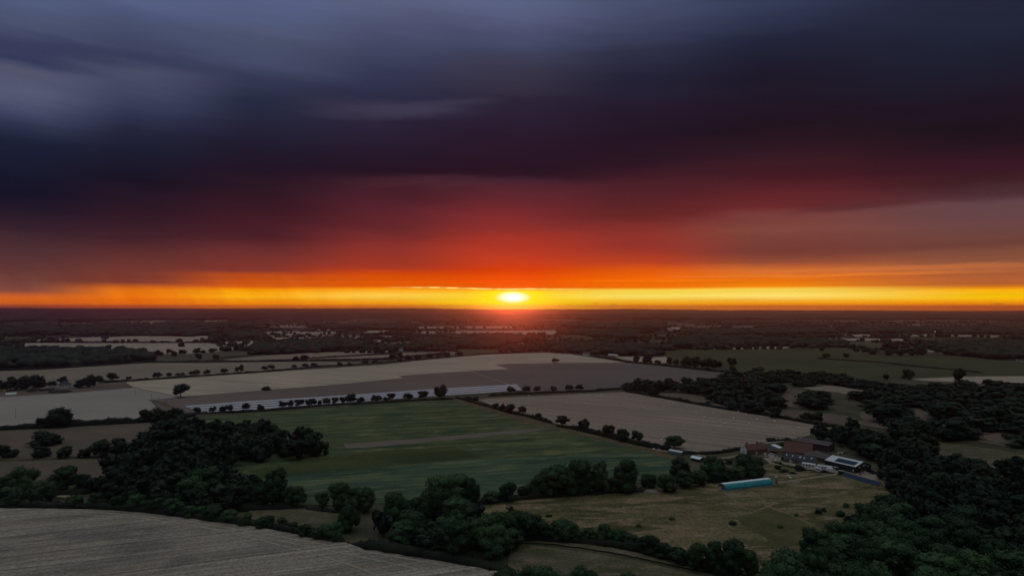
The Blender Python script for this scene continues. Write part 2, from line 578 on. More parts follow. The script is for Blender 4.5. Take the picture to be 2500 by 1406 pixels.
def ridge(name, dist, ycurve, depth, seed, mat, extra=0.0):
    rs = np.random.RandomState(seed)
    x0, x1, n = -600, 3100, 900
    xs = np.linspace(x0, x1, n)
    yy = np.interp(xs, [p[0] for p in ycurve], [p[1] for p in ycurve]) + extra
    vs = []
    bump = np.convolve(rs.rand(n + 40), np.ones(5) / 5, 'same')[20:n + 20] - 0.5
    fine = rs.rand(n) - 0.5
    for i in range(n):
        d = ray(xs[i], yy[i])
        t = dist / d[1]
        zc = CAM_H + d[2] * t
        zc += bump[i] * 6.0 + fine[i] * 2.5
        zc = max(6.0, zc)
        X_, Y_ = d[0] * t, dist
        for dy, h in ((-depth, -1.0), (-depth * 0.6, 0.35), (-depth * 0.25, 0.8), (0, 1.0), (depth * 0.5, 0.6), (depth, -0.05)):
            s = (dist + dy) / dist
            vs.append((X_ * s, Y_ + dy, (zc * h) if h > 0 else -0.8))
    fs = []
    for i in range(n - 1):
        for k in range(5):
            a = i * 6 + k
            fs.append((a, a + 6, a + 7, a + 1))
    me = bpy.data.meshes.new(name)
    me.from_pydata(vs, [], fs)
    me.materials.append(mat)
    return link_mesh(name, me, kind='structure')


RISE1 = [(-600, 764), (0, 763), (300, 765), (700, 762.5), (1000, 765), (1300, 767), (1600, 764.5), (1900, 766), (2200, 765), (2500, 767), (3100, 766)]
M['hill'] = field_mat('far_hills', (0.012, 0.018, 0.018, 1), (0.040, 0.038, 0.036, 1), None, 8, 0.0, 500.0, 0.2)
ridge('hills', 9000.0, RIDGE, 1700.0, 3, M['hill'])
ridge('hills', 5600.0, RISE1, 420.0, 5, M['hill'])

# ------------------------------------------------------------------ field sheets
PALE = ((0.30, 0.26, 0.215, 1), (0.35, 0.30, 0.24, 1))
GREYP = ((0.265, 0.245, 0.225, 1), (0.30, 0.275, 0.25, 1))
TAUPE = ((0.135, 0.112, 0.10, 1), (0.155, 0.130, 0.112, 1))
BROWN = ((0.105, 0.086, 0.068, 1), (0.135, 0.108, 0.084, 1))
GREEN = ((0.050, 0.078, 0.034, 1), (0.078, 0.098, 0.046, 1))
M['stub_far'] = field_mat('pale_stubble_far', *PALE, 12, 22, 0.10, 160, 0.08)
M['stub_big'] = field_mat('pale_stubble_combined', (0.325, 0.28, 0.225, 1), (0.375, 0.32, 0.25, 1), -24, 30, 0.16, 120, 0.16, track=90)
M['stub_grey'] = field_mat('grey_stubble', *GREYP, 8, 12, 0.04, 90, 0.22)
M['stub_mid'] = field_mat('tan_stubble', (0.20, 0.172, 0.135, 1), (0.235, 0.20, 0.155, 1), 12, 20, 0.08, 110, 0.12)
M['taupe'] = field_mat('bare_taupe_soil', *TAUPE, 14, 24, 0.07, 150, 0.14)
M['taupe2'] = field_mat('bare_grey_soil', (0.120, 0.107, 0.102, 1), (0.140, 0.121, 0.110, 1), -30, 24, 0.06, 150, 0.14)
M['brown'] = field_mat('brown_soil', *BROWN, 10, 9, 0.06, 50, 0.28)
M['stub_near'] = field_mat('near_stubble', (0.150, 0.136, 0.120, 1), (0.245, 0.222, 0.192, 1), 21.5, 6.4, 0.30, 30, 0.5, c3=(0.225, 0.192, 0.160, 1), stretch=2.6, warp=1.4, track=19.2)
M['stub_bale'] = field_mat('baled_stubble', (0.205, 0.168, 0.140, 1), (0.245, 0.200, 0.165, 1), -37.6, 10.5, 0.30, 70, 0.34, stretch=2.0, warp=1.0)
M['green'] = field_mat('green_crop', (0.036, 0.064, 0.030, 1), (0.068, 0.094, 0.044, 1), 16, 16, 0.20, 26, 0.45, c3=(0.128, 0.138, 0.066, 1), stretch=2.8)
M['green_low'] = field_mat('bluish_green_crop', (0.026, 0.058, 0.040, 1), (0.052, 0.092, 0.056, 1), 14, 9, 0.26, 26, 0.40, c3=(0.110, 0.130, 0.066, 1), stretch=4.0)
M['olive'] = field_mat('dark_olive_crop', (0.034, 0.050, 0.020, 1), (0.056, 0.072, 0.028, 1), 16, 18, 0.12, 26, 0.4, stretch=3.0)
M['strip'] = field_mat('fallow_strip', (0.140, 0.118, 0.104, 1), (0.155, 0.130, 0.114, 1), 16, 20, 0.05, 60, 0.12)
M['green_far'] = field_mat('far_pasture', (0.048, 0.060, 0.030, 1), (0.066, 0.074, 0.038, 1), -12, 30, 0.06, 130, 0.2)
M['olive_far'] = field_mat('far_olive', (0.075, 0.075, 0.05, 1), (0.098, 0.09, 0.062, 1), 5, 30, 0.04, 130, 0.15)
M['meadow'] = field_mat('rough_pasture', (0.062, 0.064, 0.028, 1), (0.135, 0.118, 0.062, 1), 8, 12, 0.0, 20, 0.7, c3=(0.225, 0.165, 0.115, 1), stretch=2.6)
M['meadow2'] = field_mat('dry_pasture', (0.060, 0.066, 0.034, 1), (0.105, 0.096, 0.062, 1), -8, 12, 0.0, 18, 0.45, c3=(0.15, 0.12, 0.09, 1), stretch=2.0)
M['worn'] = field_mat('worn_grass', (0.155, 0.132, 0.078, 1), (0.19, 0.16, 0.105, 1), 0, 4, 0.0, 9, 0.45)
M['headland'] = field_mat('pale_headland_line', (0.30, 0.27, 0.235, 1), (0.34, 0.305, 0.26, 1), 0, 4, 0.0, 9, 0.35)
M['track'] = field_mat('dry_earth_track', (0.20, 0.17, 0.13, 1), (0.25, 0.21, 0.165, 1), 0, 4, 0.0, 9, 0.3)
M['verge'] = field_mat('dry_brown_verge', (0.090, 0.070, 0.042, 1), (0.12, 0.092, 0.055, 1), 0, 4, 0.0, 12, 0.3)
M['mown'] = field_mat('mown_green_patch', (0.064, 0.068, 0.029, 1), (0.095, 0.092, 0.044, 1), 0, 4, 0.0, 18, 0.35)
_lift = [0.010]


def jag(pts, seed, amt):
    """straight edges become slightly wandering ones"""
    r = random.Random(seed)
    out = []
    n = len(pts)
    for i in range(n):
        a, b = pts[i], pts[(i + 1) % n]
        L = (b - a).length
        k = max(1, min(24, int(L / 9.0)))
        nrm = Vector((-(b - a).y, (b - a).x, 0)).normalized() if L > 0 else Vector((0, 0, 0))
        for j in range(k):
            t = j / k
            p = a.lerp(b, t)
            if j:
                p = p + nrm * r.uniform(-amt, amt)
            out.append(p)
    return out


FIELDS = []


def field(name, mat, pts, label, amt=0.5, lift=None):
    w = [P(x, y) for x, y in pts]
    FIELDS.append((pts, w))
    w = jag(w, len(FIELDS), amt)
    c = sum(w, Vector((0, 0, 0))) / len(w)
    _lift[0] += 0.006
    z = _lift[0] if lift is None else lift
    me = bpy.data.meshes.new(name)
    me.from_pydata([tuple(p - c) for p in w], [], [tuple(range(len(w)))])
    me.materials.append(M[mat] if isinstance(mat, str) else mat)
    me.update()
    if me.polygons[0].normal.z < 0:
        me.flip_normals()
    return link_mesh(name, me, loc=(c.x, c.y, z), label=label, kind='structure')


far_list = [
    ('stub_far', [(302, 786.5), (460, 783), (560, 781.5), (562, 786), (445, 789.5), (360, 790)]),
    ('stub_far', [(330, 797), (380, 795), (380, 797), (335, 798.5)]),
    ('stub_far', [(154, 806), (220, 805), (261, 812), (225, 812), (165, 810)]),
    ('stub_far', [(675, 791.5), (740, 792), (722, 796), (681, 798)]),
    ('stub_far', [(640, 803), (684, 803.5), (684, 805), (640, 804.6)]),
    ('stub_far', [(773, 803.5), (817, 804), (815, 806), (773, 806)]),
    ('stub_far', [(600, 812.5), (700, 808), (850, 811), (790, 817), (620, 817)]),
    ('stub_far', [(643, 818), (728, 819), (728, 823), (650, 822)]),
    ('stub_far', [(650, 824), (876, 822), (840, 827), (800, 832), (743, 835), (670, 835)]),
    ('stub_far', [(600, 833), (690, 836), (745, 837), (700, 843), (600, 843)]),
    ('stub_far', [(880, 818.5), (970, 821), (970, 825), (890, 826)]),
    ('stub_far', [(876, 830), (958, 830), (950, 836), (878, 838)]),
    ('stub_far', [(904, 796), (963, 796.5), (963, 799), (904, 799)]),
    ('stub_far', [(1000, 797.5), (1250, 796), (1255, 801), (1020, 801.5)]),
    ('stub_far', [(1010, 808.5), (1363, 806.5), (1372, 816), (1050, 817)]),
    ('stub_far', [(889, 807), (953, 807), (960, 813), (890, 812)]),
    ('stub_far', [(1430, 803.5), (1486, 805), (1486, 811), (1430, 810)]),
    ('stub_far', [(1624, 797), (1670, 799), (1668, 807), (1626, 808)]),
    ('stub_far', [(1716, 814), (1780, 815), (1780, 818), (1716, 817)]),
    ('brown', [(1560, 789), (1767, 792), (1767, 800), (1700, 800)]),
    ('stub_far', [(1700, 848.5), (1880, 845.5), (1940, 847), (1900, 852.5), (1740, 851.5)]),
    ('stub_far', [(1500, 871), (1560, 871), (1610, 872), (1665, 867), (1655, 878), (1610, 888), (1530, 881)]),
    ('green_far', [(1537, 814), (1675, 817), (1585, 826)]),
    ('green_far', [(1580, 827), (1662, 826), (1640, 838), (1575, 836)]),
    ('green_far', [(1240, 820), (1420, 817), (1470, 829), (1350, 836), (1250, 833)]),
    ('green_far', [(1290, 838), (1440, 836), (1450, 843), (1300, 845)]),
    ('green_far', [(1088, 853), (1260, 853), (1275, 861), (1130, 864)]),
    ('olive_far', [(876, 838), (1030, 831), (990, 846), (900, 848)]),
    ('stub_far', [(1952, 825), (2213, 827), (2213, 832.5), (1952, 831)]),
    ('stub_far', [(2060, 816.5), (2270, 816), (2520, 820.5), (2520, 826), (2400, 822), (2244, 821), (2072, 822)]),
    ('stub_far', [(1932, 818.6), (2037, 819), (2037, 822), (1940, 822)]),
    ('brown', [(2262, 795.5), (2350, 798), (2449, 804), (2350, 803.5), (2250, 799.5)]),
    ('green_far', [(2213, 823), (2450, 824.5), (2430, 834), (2213, 833)]),
    ('stub_far', [(2410, 836), (2485, 836.5), (2482, 841.5), (2440, 841.5)]),
    ('olive_far', [(2040, 835), (2150, 835), (2200, 850), (2040, 849)]),
    ('olive_far', [(2210, 849), (2300, 848.5), (2295, 858), (2255, 867), (2230, 862)]),
    ('green_far', [(0, 823), (80, 822), (108, 827), (70, 833), (20, 836), (0, 834)]),
    ('brown', [(700, 786), (1000, 784), (1100, 788), (800, 790)]),
    ('brown', [(1900, 782), (2300, 779), (2500, 785), (2100, 787)]),
    ('brown', [(60, 790), (230, 788), (250, 792), (90, 794)]),
]
FARDESC = {'stub_far': 'far pale stubble field between dark hedges', 'green_far': 'far dull green pasture', 'brown': 'far dim brown field',
           'olive_far': 'far olive field'}
for mt, pts in far_list:
    field('field', mt, pts, FARDESC[mt], 1.0)

field('field', 'stub_far', [(128, 827), (250, 822.5), (371, 820), (556, 819), (540, 824), (527, 830), (497, 836), (333, 835), (128, 835), (69, 834), (108, 827)], 'pale far left stubble field')
field('field', 'stub_far', [(42, 837.5), (509, 837.5), (563, 845), (590, 853), (480, 864), (350, 866), (60, 858)], 'pale stubble field behind the left wood')
field('field', 'stub_far', [(540, 834), (637, 832), (645, 842), (590, 845), (540, 840)], 'small pale stubble field')
field('field', 'olive_far', [(361, 871), (500, 861), (614, 855), (614, 866), (540, 870), (500, 884), (361, 884)], 'small dim brown field')
field('field', 'stub_mid', [(545, 878), (640, 868), (780, 861), (927, 855), (962, 857), (927, 863), (753, 874), (620, 881), (576, 882)], 'thin tan field')
field('field', 'stub_mid', [(700, 879.5), (860, 870), (950, 865), (955, 872), (880, 878), (771, 880.5)], 'thin tan field between two hedges')
field('field', 'stub_mid', [(975, 861), (1088, 859), (1075, 864), (1000, 873), (960, 874)], 'small tan field')
field('field', 'stub_mid', [(-60, 908), (100, 903), (358, 886), (640, 884), (780, 883), (963, 886), (985, 884), (1100, 868), (1180, 864), (1100, 876), (927, 889), (797, 895), (640, 909), (333, 931), (243, 937), (200, 943), (-60, 950)], 'wide tan field behind the row of round trees')
field('field', 'stub_big', [(307, 933), (640, 910), (927, 891), (1183, 866), (1260, 863), (1330, 861), (1394, 865), (1483, 878), (1529, 885.5), (1394, 886.5), (1240, 888.5), (1209, 891), (1245, 901), (1119, 908), (973, 918), (986, 923), (812, 940), (620, 955), (445, 969), (325, 946)], 'large pale stubble field crossing the middle distance', 0.3)
field('field', 'taupe', [(445, 969.6), (620, 955.6), (812, 940.6), (986, 923.6), (973, 918.5), (1119, 908.5), (1160, 907), (1256, 943), (1240, 951), (1100, 958), (845, 990), (480, 1014), (400, 1002), (364, 977)], 'bare taupe field above the plastic crop covers', 0.3)
field('field', 'taupe2', [(1160, 907), (1245, 901.5), (1209, 891.4), (1240, 889), (1394, 887), (1532, 886), (1637, 896), (1828, 917), (1803, 927), (1640, 937), (1560, 948), (1304, 959), (1240, 951), (1256, 943)], 'bare grey field with a diagonal path', 0.3)
field('field', 'stub_grey', [(-60, 974), (0, 970), (164, 960), (325, 947), (443, 969.5), (364, 977), (381, 992), (350, 1016), (340, 1026), (250, 1029), (-60, 1044)], 'pale grey stubble field on the left', 0.3)
field('field', 'brown', [(200, 943), (243, 936), (305, 933.5), (324, 946.5), (200, 956), (100, 964), (-40, 972), (-40, 950)], 'brown paddock round the white farmhouse')
field('field', 'brown', [(-80, 1058), (0, 1054), (180, 1045), (358, 1032), (395, 1034), (400, 1060), (330, 1090), (250, 1112), (100, 1122), (-80, 1124)], 'dull brown field with an oval thicket')
field('field', 'brown', [(-80, 1132), (120, 1124), (302, 1119), (310, 1140), (240, 1180), (100, 1176), (-80, 1190)], 'dull brown field between tree belts')
field('field', 'green', [(420, 1026), (640, 1008), (850, 992), (1106, 976), (1260, 1019), (1355, 1042), (1470, 1070), (1573, 1096), (1655, 1124), (1640, 1170), (1400, 1195), (1100, 1225), (740, 1235), (540, 1190), (380, 1110)], 'green crop field in the middle', 0.3)
field('field', 'green_low', [(640, 1170), (820, 1152), (1000, 1137), (1178, 1121), (1400, 1114), (1590, 1103), (1650, 1124), (1638, 1168), (1400, 1193), (1100, 1222), (745, 1232), (620, 1205)], 'bluish green lower part of the crop field', 0.6)
field('field', 'strip', [(838, 1085), (1000, 1073), (1260, 1051), (1318, 1046), (1345, 1048), (1290, 1056), (1120, 1072), (900, 1093), (846, 1095)], 'grey brown fallow strip across the green crop', 0.4)
field('field', 'olive', [(660, 1139), (838, 1110), (960, 1100), (1106, 1090), (1140, 1103), (1178, 1119), (1000, 1135), (820, 1150), (655, 1166), (600, 1150)], 'dark olive strip of crop', 1.6)
field('path', 'verge', [(1104, 975), (1120, 974.5), (1265, 1017), (1360, 1040), (1475, 1068), (1580, 1094), (1660, 1120), (1650, 1127), (1560, 1098.5), (1460, 1074), (1350, 1047), (1250, 1023)], 'dry brown verge beside the hedge')
field('field', 'stub_bale', [(1165, 976), (1240, 970.5), (1457, 960), (1529, 957.5), (1586, 968), (1752, 998), (1880, 1018), (2025, 1045), (1975, 1064), (1915, 1079), (1870, 1085), (1800, 1097), (1720, 1109), (1640, 1102), (1540, 1080), (1442, 1058), (1360, 1035), (1250, 1008)], 'stubble field dotted with round bales', 0.3)
field('field', 'green_far', [(1600, 858), (1700, 853), (1880, 852), (1937, 850), (2100, 851), (2140, 866), (2290, 869.5), (2430, 879), (2600, 887), (2600, 917), (2500, 917.5), (2354, 919), (2226, 925), (2155, 928), (2040, 918), (1860, 912), (1816, 911), (1765, 896), (1640, 880)], 'long dark green pasture on the right')
field('field', 'stub_far', [(2200, 926.6), (2354, 919.5), (2600, 918), (2600, 945), (2500, 941), (2420, 937.5), (2346, 934)], 'pale stubble wedge on the right edge')
field('field', 'olive_far', [(2150, 929), (2210, 928), (2346, 935), (2600, 946), (2600, 954), (2400, 953), (2250, 946)], 'thin dull green field')
field('field', 'stub_mid', [(1960, 947), (2026, 941), (2111, 953), (2216, 963), (2216, 974), (2090, 968), (2044, 958), (1983, 953)], 'small tan field between the woods')
field('field', 'brown', [(1880, 998), (1962, 1004), (2065, 1016), (2130, 1036), (2065, 1040), (2003, 1032), (1880, 1012)], 'thin brown field behind the hedge')
field('field', 'brown', [(1600, 959), (1660, 962), (1745, 972), (1760, 992), (1700, 984), (1610, 966)], 'small brown field beyond the bale field')
field('path', 'track', [(2010, 1044.5), (2030, 1044), (2150, 1062), (2130, 1063)], 'pale track behind the bale field')
field('field', 'meadow2', [(2200, 1080), (2290, 1078), (2359, 1088), (2600, 1122), (2600, 1165), (2450, 1166), (2330, 1150), (2230, 1112)], 'dry pasture inside the right wood')
field('field', 'meadow', [(1120, 1248), (1240, 1226), (1400, 1212), (1547, 1198), (1620, 1190), (1752, 1180), (1820, 1160), (1870, 1135), (1900, 1128), (1960, 1150), (2040, 1160), (2170, 1186), (2175, 1215), (2140, 1250), (2030, 1320), (2000, 1350), (1880, 1400), (1700, 1380), (1500, 1330), (1250, 1310)], 'rough olive pasture in front of the farm', 0.7)
field('path', 'mown', [(1800, 1262), (1880, 1246), (1960, 1268), (2004, 1290), (2000, 1340), (1900, 1330), (1840, 1300)], 'darker green patch of the rough pasture', 2.2)
field('field', 'meadow2', [(1245, 1325), (1400, 1346), (1572, 1374), (1720, 1410), (1760, 1450), (1500, 1450), (1290, 1440), (1240, 1400)], 'dry pasture strip below the tree belt', 0.6)
field('field', 'meadow2', [(610, 1246), (735, 1243), (845, 1256), (845, 1296), (710, 1284), (600, 1268)], 'small rough paddock between the tree belts', 0.6)
field('field', 'stub_mid', [(128, 1200), (212, 1200), (165, 1217), (140, 1215)], 'small pale clearing', 0.6)
field('field', 'stub_mid', [(270, 1216), (335, 1206), (340, 1220), (300, 1224)], 'small pale clearing by the tree belt', 0.6)
field('field', 'stub_near', [(-300, 1242), (0, 1242), (102, 1242.5), (220, 1245), (333, 1251), (486, 1269), (640, 1289), (838, 1325), (1004, 1353), (1150, 1376), (1262, 1394), (1290, 1440), (1290, 1650), (-500, 1650)], 'large striped stubble field in the near corner', 0.3)


def path_strip(name, mat, pts, width, label, lift=0.0):
    """a ribbon of ground of real width along a line of ground points"""
    w = [P(x, y) for x, y in pts]
    r = random.Random(len(pts) + int(pts[0][0]))
    L, R = [], []
    for i, p in enumerate(w):
        a = w[max(0, i - 1)]
        b = w[min(len(w) - 1, i + 1)]
        d = (b - a).normalized()
        nrm = Vector((-d.y, d.x, 0))
        hw = width * 0.5 * r.uniform(0.8, 1.2)
        L.append(p + nrm * hw)
        R.append(p - nrm * hw)
    _lift[0] += 0.006
    z = _lift[0] + lift
    vs = [(p.x, p.y, z) for p in L + R]
    n = len(L)
    fs = [(i, n + i, n + i + 1, i + 1) for i in range(n - 1)]
    me = bpy.data.meshes.new(name)
    me.from_pydata(vs, [], fs)
    me.materials.append(M[mat])
    me.update()
    if me.polygons[0].normal.z < 0:
        me.flip_normals()
    return link_mesh(name, me, label=label, kind='structure')


def curve(pts, n=8):
    """Catmull-Rom through the points"""
    out = []
    q = [pts[0]] + list(pts) + [pts[-1]]
    for i in range(1, len(q) - 2):
        for k in range(n):
            t = k / n
            o = []
            for c in (0, 1):
                p0, p1, p2, p3 = q[i - 1][c], q[i][c], q[i + 1][c], q[i + 2][c]
                o.append(0.5 * (2 * p1 + (p2 - p0) * t + (2 * p0 - 5 * p1 + 4 * p2 - p3) * t * t + (3 * p1 - p0 - 3 * p2 + p3) * t ** 3))
            out.append(tuple(o))
    out.append(pts[-1])
    return out


path_strip('track', 'track', curve([(1903, 1179.5), (1950, 1172), (2000, 1165), (2030, 1161), (2048, 1156)]), 2.2, 'pale dirt track from the feed silo to the barn')
path_strip('track', 'track', curve([(2046, 1150), (2080, 1156), (2110, 1160), (2140, 1172), (2165, 1183), (2180, 1195), (2190, 1212)]), 4.0, 'pale farm drive round the black barn')
path_strip('track', 'worn', curve([(1830, 1200), (1860, 1220), (1873, 1236), (1930, 1258), (1985, 1284)]), 1.3, 'worn path down the rough pasture')
path_strip('track', 'worn', curve([(1765, 1202), (1790, 1218), (1812, 1240), (1850, 1246), (1880, 1236), (1900, 1228)]), 1.6, 'curving worn path on the rough pasture')
path_strip('track', 'worn', curve([(1520, 1238), (1560, 1250), (1640, 1256), (1740, 1258), (1810, 1252)]), 1.4, 'faint path along the rough pasture')
for pts_, lb_ in (([(2098, 1006), (2152, 1010), (2172, 1050), (2108, 1040)], 'tan clearing at the left edge of the broad wood'), ([(2232, 996), (2292, 998), (2308, 1040), (2240, 1036)], 'tan clearing in the middle of the broad wood'),
                  ([(2395, 1040), (2462, 1046), (2455, 1092), (2388, 1080)], 'tan clearing near the right edge of the broad wood'), ([(1895, 950), (1962, 954), (1975, 998), (1895, 992)], 'tan clearing in the small wood behind the bale field')):
    field('field', 'brown', pts_, lb_, 2.0)
path_strip('track', 'track', curve([(1805, 1112), (1760, 1120), (1720, 1116), (1690, 1108), (1650, 1106), (1600, 1100)]), 3.5, 'farm track past the tin sheds')
path_strip('path', 'track', curve([(1152, 908), (1190, 921), (1225, 933), (1254, 943)]), 4.0, 'pale diagonal path across the bare field')
path_strip('path', 'verge', curve([(366, 977), (395, 985), (420, 996)]), 6.0, 'grassy strip at the field corner')
path_strip('road', 'track', curve([(2240, 866), (2262, 862), (2290, 860.5), (2300, 863)]), 9.0, 'pale farm road beyond the pasture')
path_strip('path', 'meadow2', curve([(1240, 1324), (1300, 1322), (1400, 1331), (1500, 1346), (1600, 1366), (1720, 1392)]), 5.0, 'dark grassy bank under the hedge')
for pts_, lb_ in (([(60, 1249), (200, 1252), (330, 1260), (470, 1278), (600, 1298), (760, 1326), (900, 1350), (1060, 1378), (1200, 1402)], 'outer pale headland line of the near stubble field'),
                  ([(90, 1256), (240, 1260), (380, 1272), (520, 1293), (660, 1318), (800, 1346), (940, 1374), (1060, 1400)], 'inner pale headland line of the near stubble field'),
                  ([(320, 1262), (480, 1287), (560, 1304), (640, 1322), (740, 1348), (850, 1380), (930, 1410)], 'pale wheel line turning across the near stubble field')):
    path_strip('track', 'headland', curve(pts_), 0.8, lb_)
field('yard', 'track', [(1880, 1112), (1912, 1120), (1912, 1130), (2010, 1142), (2050, 1150), (2100, 1158), (2140, 1160), (2168, 1178), (2160, 1184), (2100, 1166), (2040, 1156), (1960, 1146), (1880, 1134), (1860, 1118)], 'dusty farmyard between the barns', 0.8)

# ------------------------------------------------------------------ trees
def ico(sub):
    t = (1 + 5 ** 0.5) / 2
    v = [(-1, t, 0), (1, t, 0), (-1, -t, 0), (1, -t, 0), (0, -1, t), (0, 1, t), (0, -1, -t), (0, 1, -t), (t, 0, -1), (t, 0, 1), (-t, 0, -1), (-t, 0, 1)]
    v = [Vector(a).normalized() for a in v]
    f = [(0, 11, 5), (0, 5, 1), (0, 1, 7), (0, 7, 10), (0, 10, 11), (1, 5, 9), (5, 11, 4), (11, 10, 2), (10, 7, 6), (7, 1, 8),
         (3, 9, 4), (3, 4, 2), (3, 2, 6), (3, 6, 8), (3, 8, 9), (4, 9, 5), (2, 4, 11), (6, 2, 10), (8, 6, 7), (9, 8, 1)]
    for _ in range(sub):
        cache = {}
        nf = []

        def mid(a, b):
            k = (min(a, b), max(a, b))
            if k not in cache:
                v.append(((v[a] + v[b]) / 2).normalized())
                cache[k] = len(v) - 1
            return cache[k]
        for a, b, c in f:
            x, y, z = mid(a, b), mid(b, c), mid(c, a)
            nf += [(a, x, z), (b, y, x), (c, z, y), (x, y, z)]
        f = nf
    return np.array([tuple(a) for a in v]), np.array(f)


ICO = {k: ico(k) for k in (0, 1, 2)}


def crown_arrays(seed, n_lobes, n_leaf, leaf, core=1, style='round', droop=0.0):
    """unit crown: x, y in about -.5...5, z in 0..1; opaque inner lobes plus loose leaf clumps over them"""
    rs = np.random.RandomState(seed)
    C = [(0, 0, 0.46)]
    R = [0.30]
    for i in range(n_lobes):
        t = rs.uniform(0, 2 * math.pi)
        if style == 'round':
            z = rs.beta(1.6, 1.3) * 0.72 + 0.14
            rad = 0.36 * math.sqrt(max(0.02, 1 - ((z - 0.42) / 0.56) ** 2)) * rs.uniform(0.55, 1.0)
            r = rs.uniform(0.13, 0.22)
        elif style == 'tall':
            z = rs.uniform(0.12, 0.86)
            rad = 0.30 * (1.0 - 0.6 * abs(z - 0.38)) * rs.uniform(0.3, 1.0)
            r = rs.uniform(0.12, 0.20)
        elif style == 'broad':
            z = rs.uniform(0.25, 0.80)
            rad = 0.38 * math.sqrt(max(0.03, 1 - ((z - 0.4) / 0.52) ** 2)) * rs.uniform(0.5, 1.0)
            r = rs.uniform(0.12, 0.19)
        else:                                   # bush: sits on the ground
            z = rs.uniform(0.02, 0.72)
            rad = 0.36 * math.sqrt(max(0.03, 1 - (z / 0.92) ** 2)) * rs.uniform(0.4, 1.0)
            r = rs.uniform(0.14, 0.22)
        C.append((rad * math.cos(t), rad * math.sin(t), z))
        R.append(r)
    C = np.array(C)
    R = np.array(R)
    V, Fq = [], []
    n = 0
    iv, jf = ICO[core]
    for c, r in zip(C, R):
        p = iv * r * 0.82 * (1 + (0.10 if core > 1 else 0.07) * rs.uniform(-1, 1, (len(iv), 1))) + c
        V.append(p)
        Fq.append(np.hstack([jf + n, jf[:, :1] + n]))
        n += len(p)
    w = R ** 2
    w = w / w.sum()
    idx = rs.choice(len(R), n_leaf, p=w)
    d = rs.normal(size=(n_leaf, 3))
    d /= np.linalg.norm(d, axis=1)[:, None]
    d[:, 2] = np.where(d[:, 2] < -0.3, -d[:, 2] * 0.6, d[:, 2])
    # leave bald gaps: leaf clumps gather round a few directions
    rad = R[idx][:, None] * (1.0 + rs.normal(size=(n_leaf, 1)) * 0.15)
    pc = C[idx] + d * rad
    if droop:
        pc[:, 2] -= droop * rs.rand(n_leaf)
    nr = d + rs.normal(size=(n_leaf, 3)) * 0.55
    nr /= np.linalg.norm(nr, axis=1)[:, None]
    a = np.cross(nr, rs.normal(size=(n_leaf, 3)))
    a /= np.linalg.norm(a, axis=1)[:, None]
    b = np.cross(nr, a)
    s = leaf * rs.uniform(0.5, 1.25, (n_leaf, 1))
    q = np.stack([pc - a * s - b * s * .6, pc + a * s * .7 - b * s, pc + a * s + b * s * .6, pc - a * s * .6 + b * s], 1).reshape(-1, 3)
    V.append(q)
    k = np.arange(n_leaf)[:, None] * 4 + n + np.array([[0, 1, 2, 3]])
    Fq.append(k)
    V = np.vstack(V)
    V[:, 2] = (V[:, 2] - V[:, 2].min()) / (V[:, 2].max() - V[:, 2].min())
    for ax in (0, 1):
        lo, hi = np.percentile(V[:, ax], 0.4), np.percentile(V[:, ax], 99.6)
        V[:, ax] = (V[:, ax] - (lo + hi) / 2) / (hi - lo)
    # core triangles were padded to quads with a repeated corner: split back
    tri = np.vstack(Fq[:-1])[:, :3]
    return V, tri, Fq[-1]


def arrays_to_mesh(name, V, tri, quad, mat):
    me = bpy.data.meshes.new(name)
    me.vertices.add(len(V))
    me.vertices.foreach_set('co', V.astype(np.float32).ravel())
    nt_, nq = len(tri), len(quad)
    loops = np.concatenate([tri.ravel(), quad.ravel()]).astype(np.int32)
    me.loops.add(len(loops))
    me.loops.foreach_set('vertex_index', loops)
    start = np.concatenate([np.arange(nt_) * 3, nt_ * 3 + np.arange(nq) * 4]).astype(np.int32)
    me.polygons.add(nt_ + nq)
    me.polygons.foreach_set('loop_start', start)
    me.update(calc_edges=True)
    me.validate()
    me.materials.append(mat)
    return me


def trunk_mesh(seed):
    """unit trunk, height 1, radius about .035 at the foot: stem with three limbs"""
    r = random.Random(seed)
    b = MB()
    b.tube((0, 0, -0.02), (r.uniform(-.01, .01), 0, 0.45), 0.040, 0.027, 7)
    for k in range(4):
        t = k * 1.57 + r.uniform(-.4, .4)
        b.tube((0, 0, 0.30 + 0.05 * k), (0.16 * math.cos(t), 0.16 * math.sin(t), 0.66 + r.uniform(-.06, .08)), 0.019, 0.008, 5)
    b.tube((0, 0, 0.44), (r.uniform(-.03, .03), 0, 0.85), 0.027, 0.008, 6)
    me = bpy.data.meshes.new('trunk')
    me.from_pydata(b.v, [], b.f)
    me.materials.append(M['bark'])
    return me


NEARP = {'round': [], 'tall': [], 'broad': [], 'bush': []}
MIDP = {'round': [], 'tall': [], 'broad': [], 'bush': []}
for i, st in enumerate(('round', 'round', 'round', 'round', 'tall', 'tall', 'broad', 'broad', 'broad', 'bush', 'bush', 'bush')):
    NEARP[st].append(arrays_to_mesh('crown', *crown_arrays(100 + i, 30, 4600, 0.021, 2, st), M['leaf']))
    MIDP[st].append(arrays_to_mesh('crown', *crown_arrays(200 + i, 15, 1500, 0.030, 1, st), M['leaf_dark']))
TRUNKS = [trunk_mesh(i) for i in range(4)]
LOWA = [crown_arrays(300 + i, 8, 170, 0.065, 1, ('round', 'broad', 'tall', 'round')[i % 4]) for i in range(6)]
GAPS = [[P(*q) for q in g] for g in ([(2098, 1008), (2152, 1012), (2172, 1066), (2108, 1046)], [(2232, 998), (2292, 1000), (2312, 1056), (2240, 1048)], [(2395, 1040), (2462, 1046), (2455, 1104), (2388, 1090)],
                                   [(1900, 952), (1960, 956), (1975, 1000), (1900, 994)], [(2020, 968), (2068, 974), (2072, 1004), (2024, 1000)], [(1800, 960), (1835, 960), (1845, 1006), (1805, 1000)])]
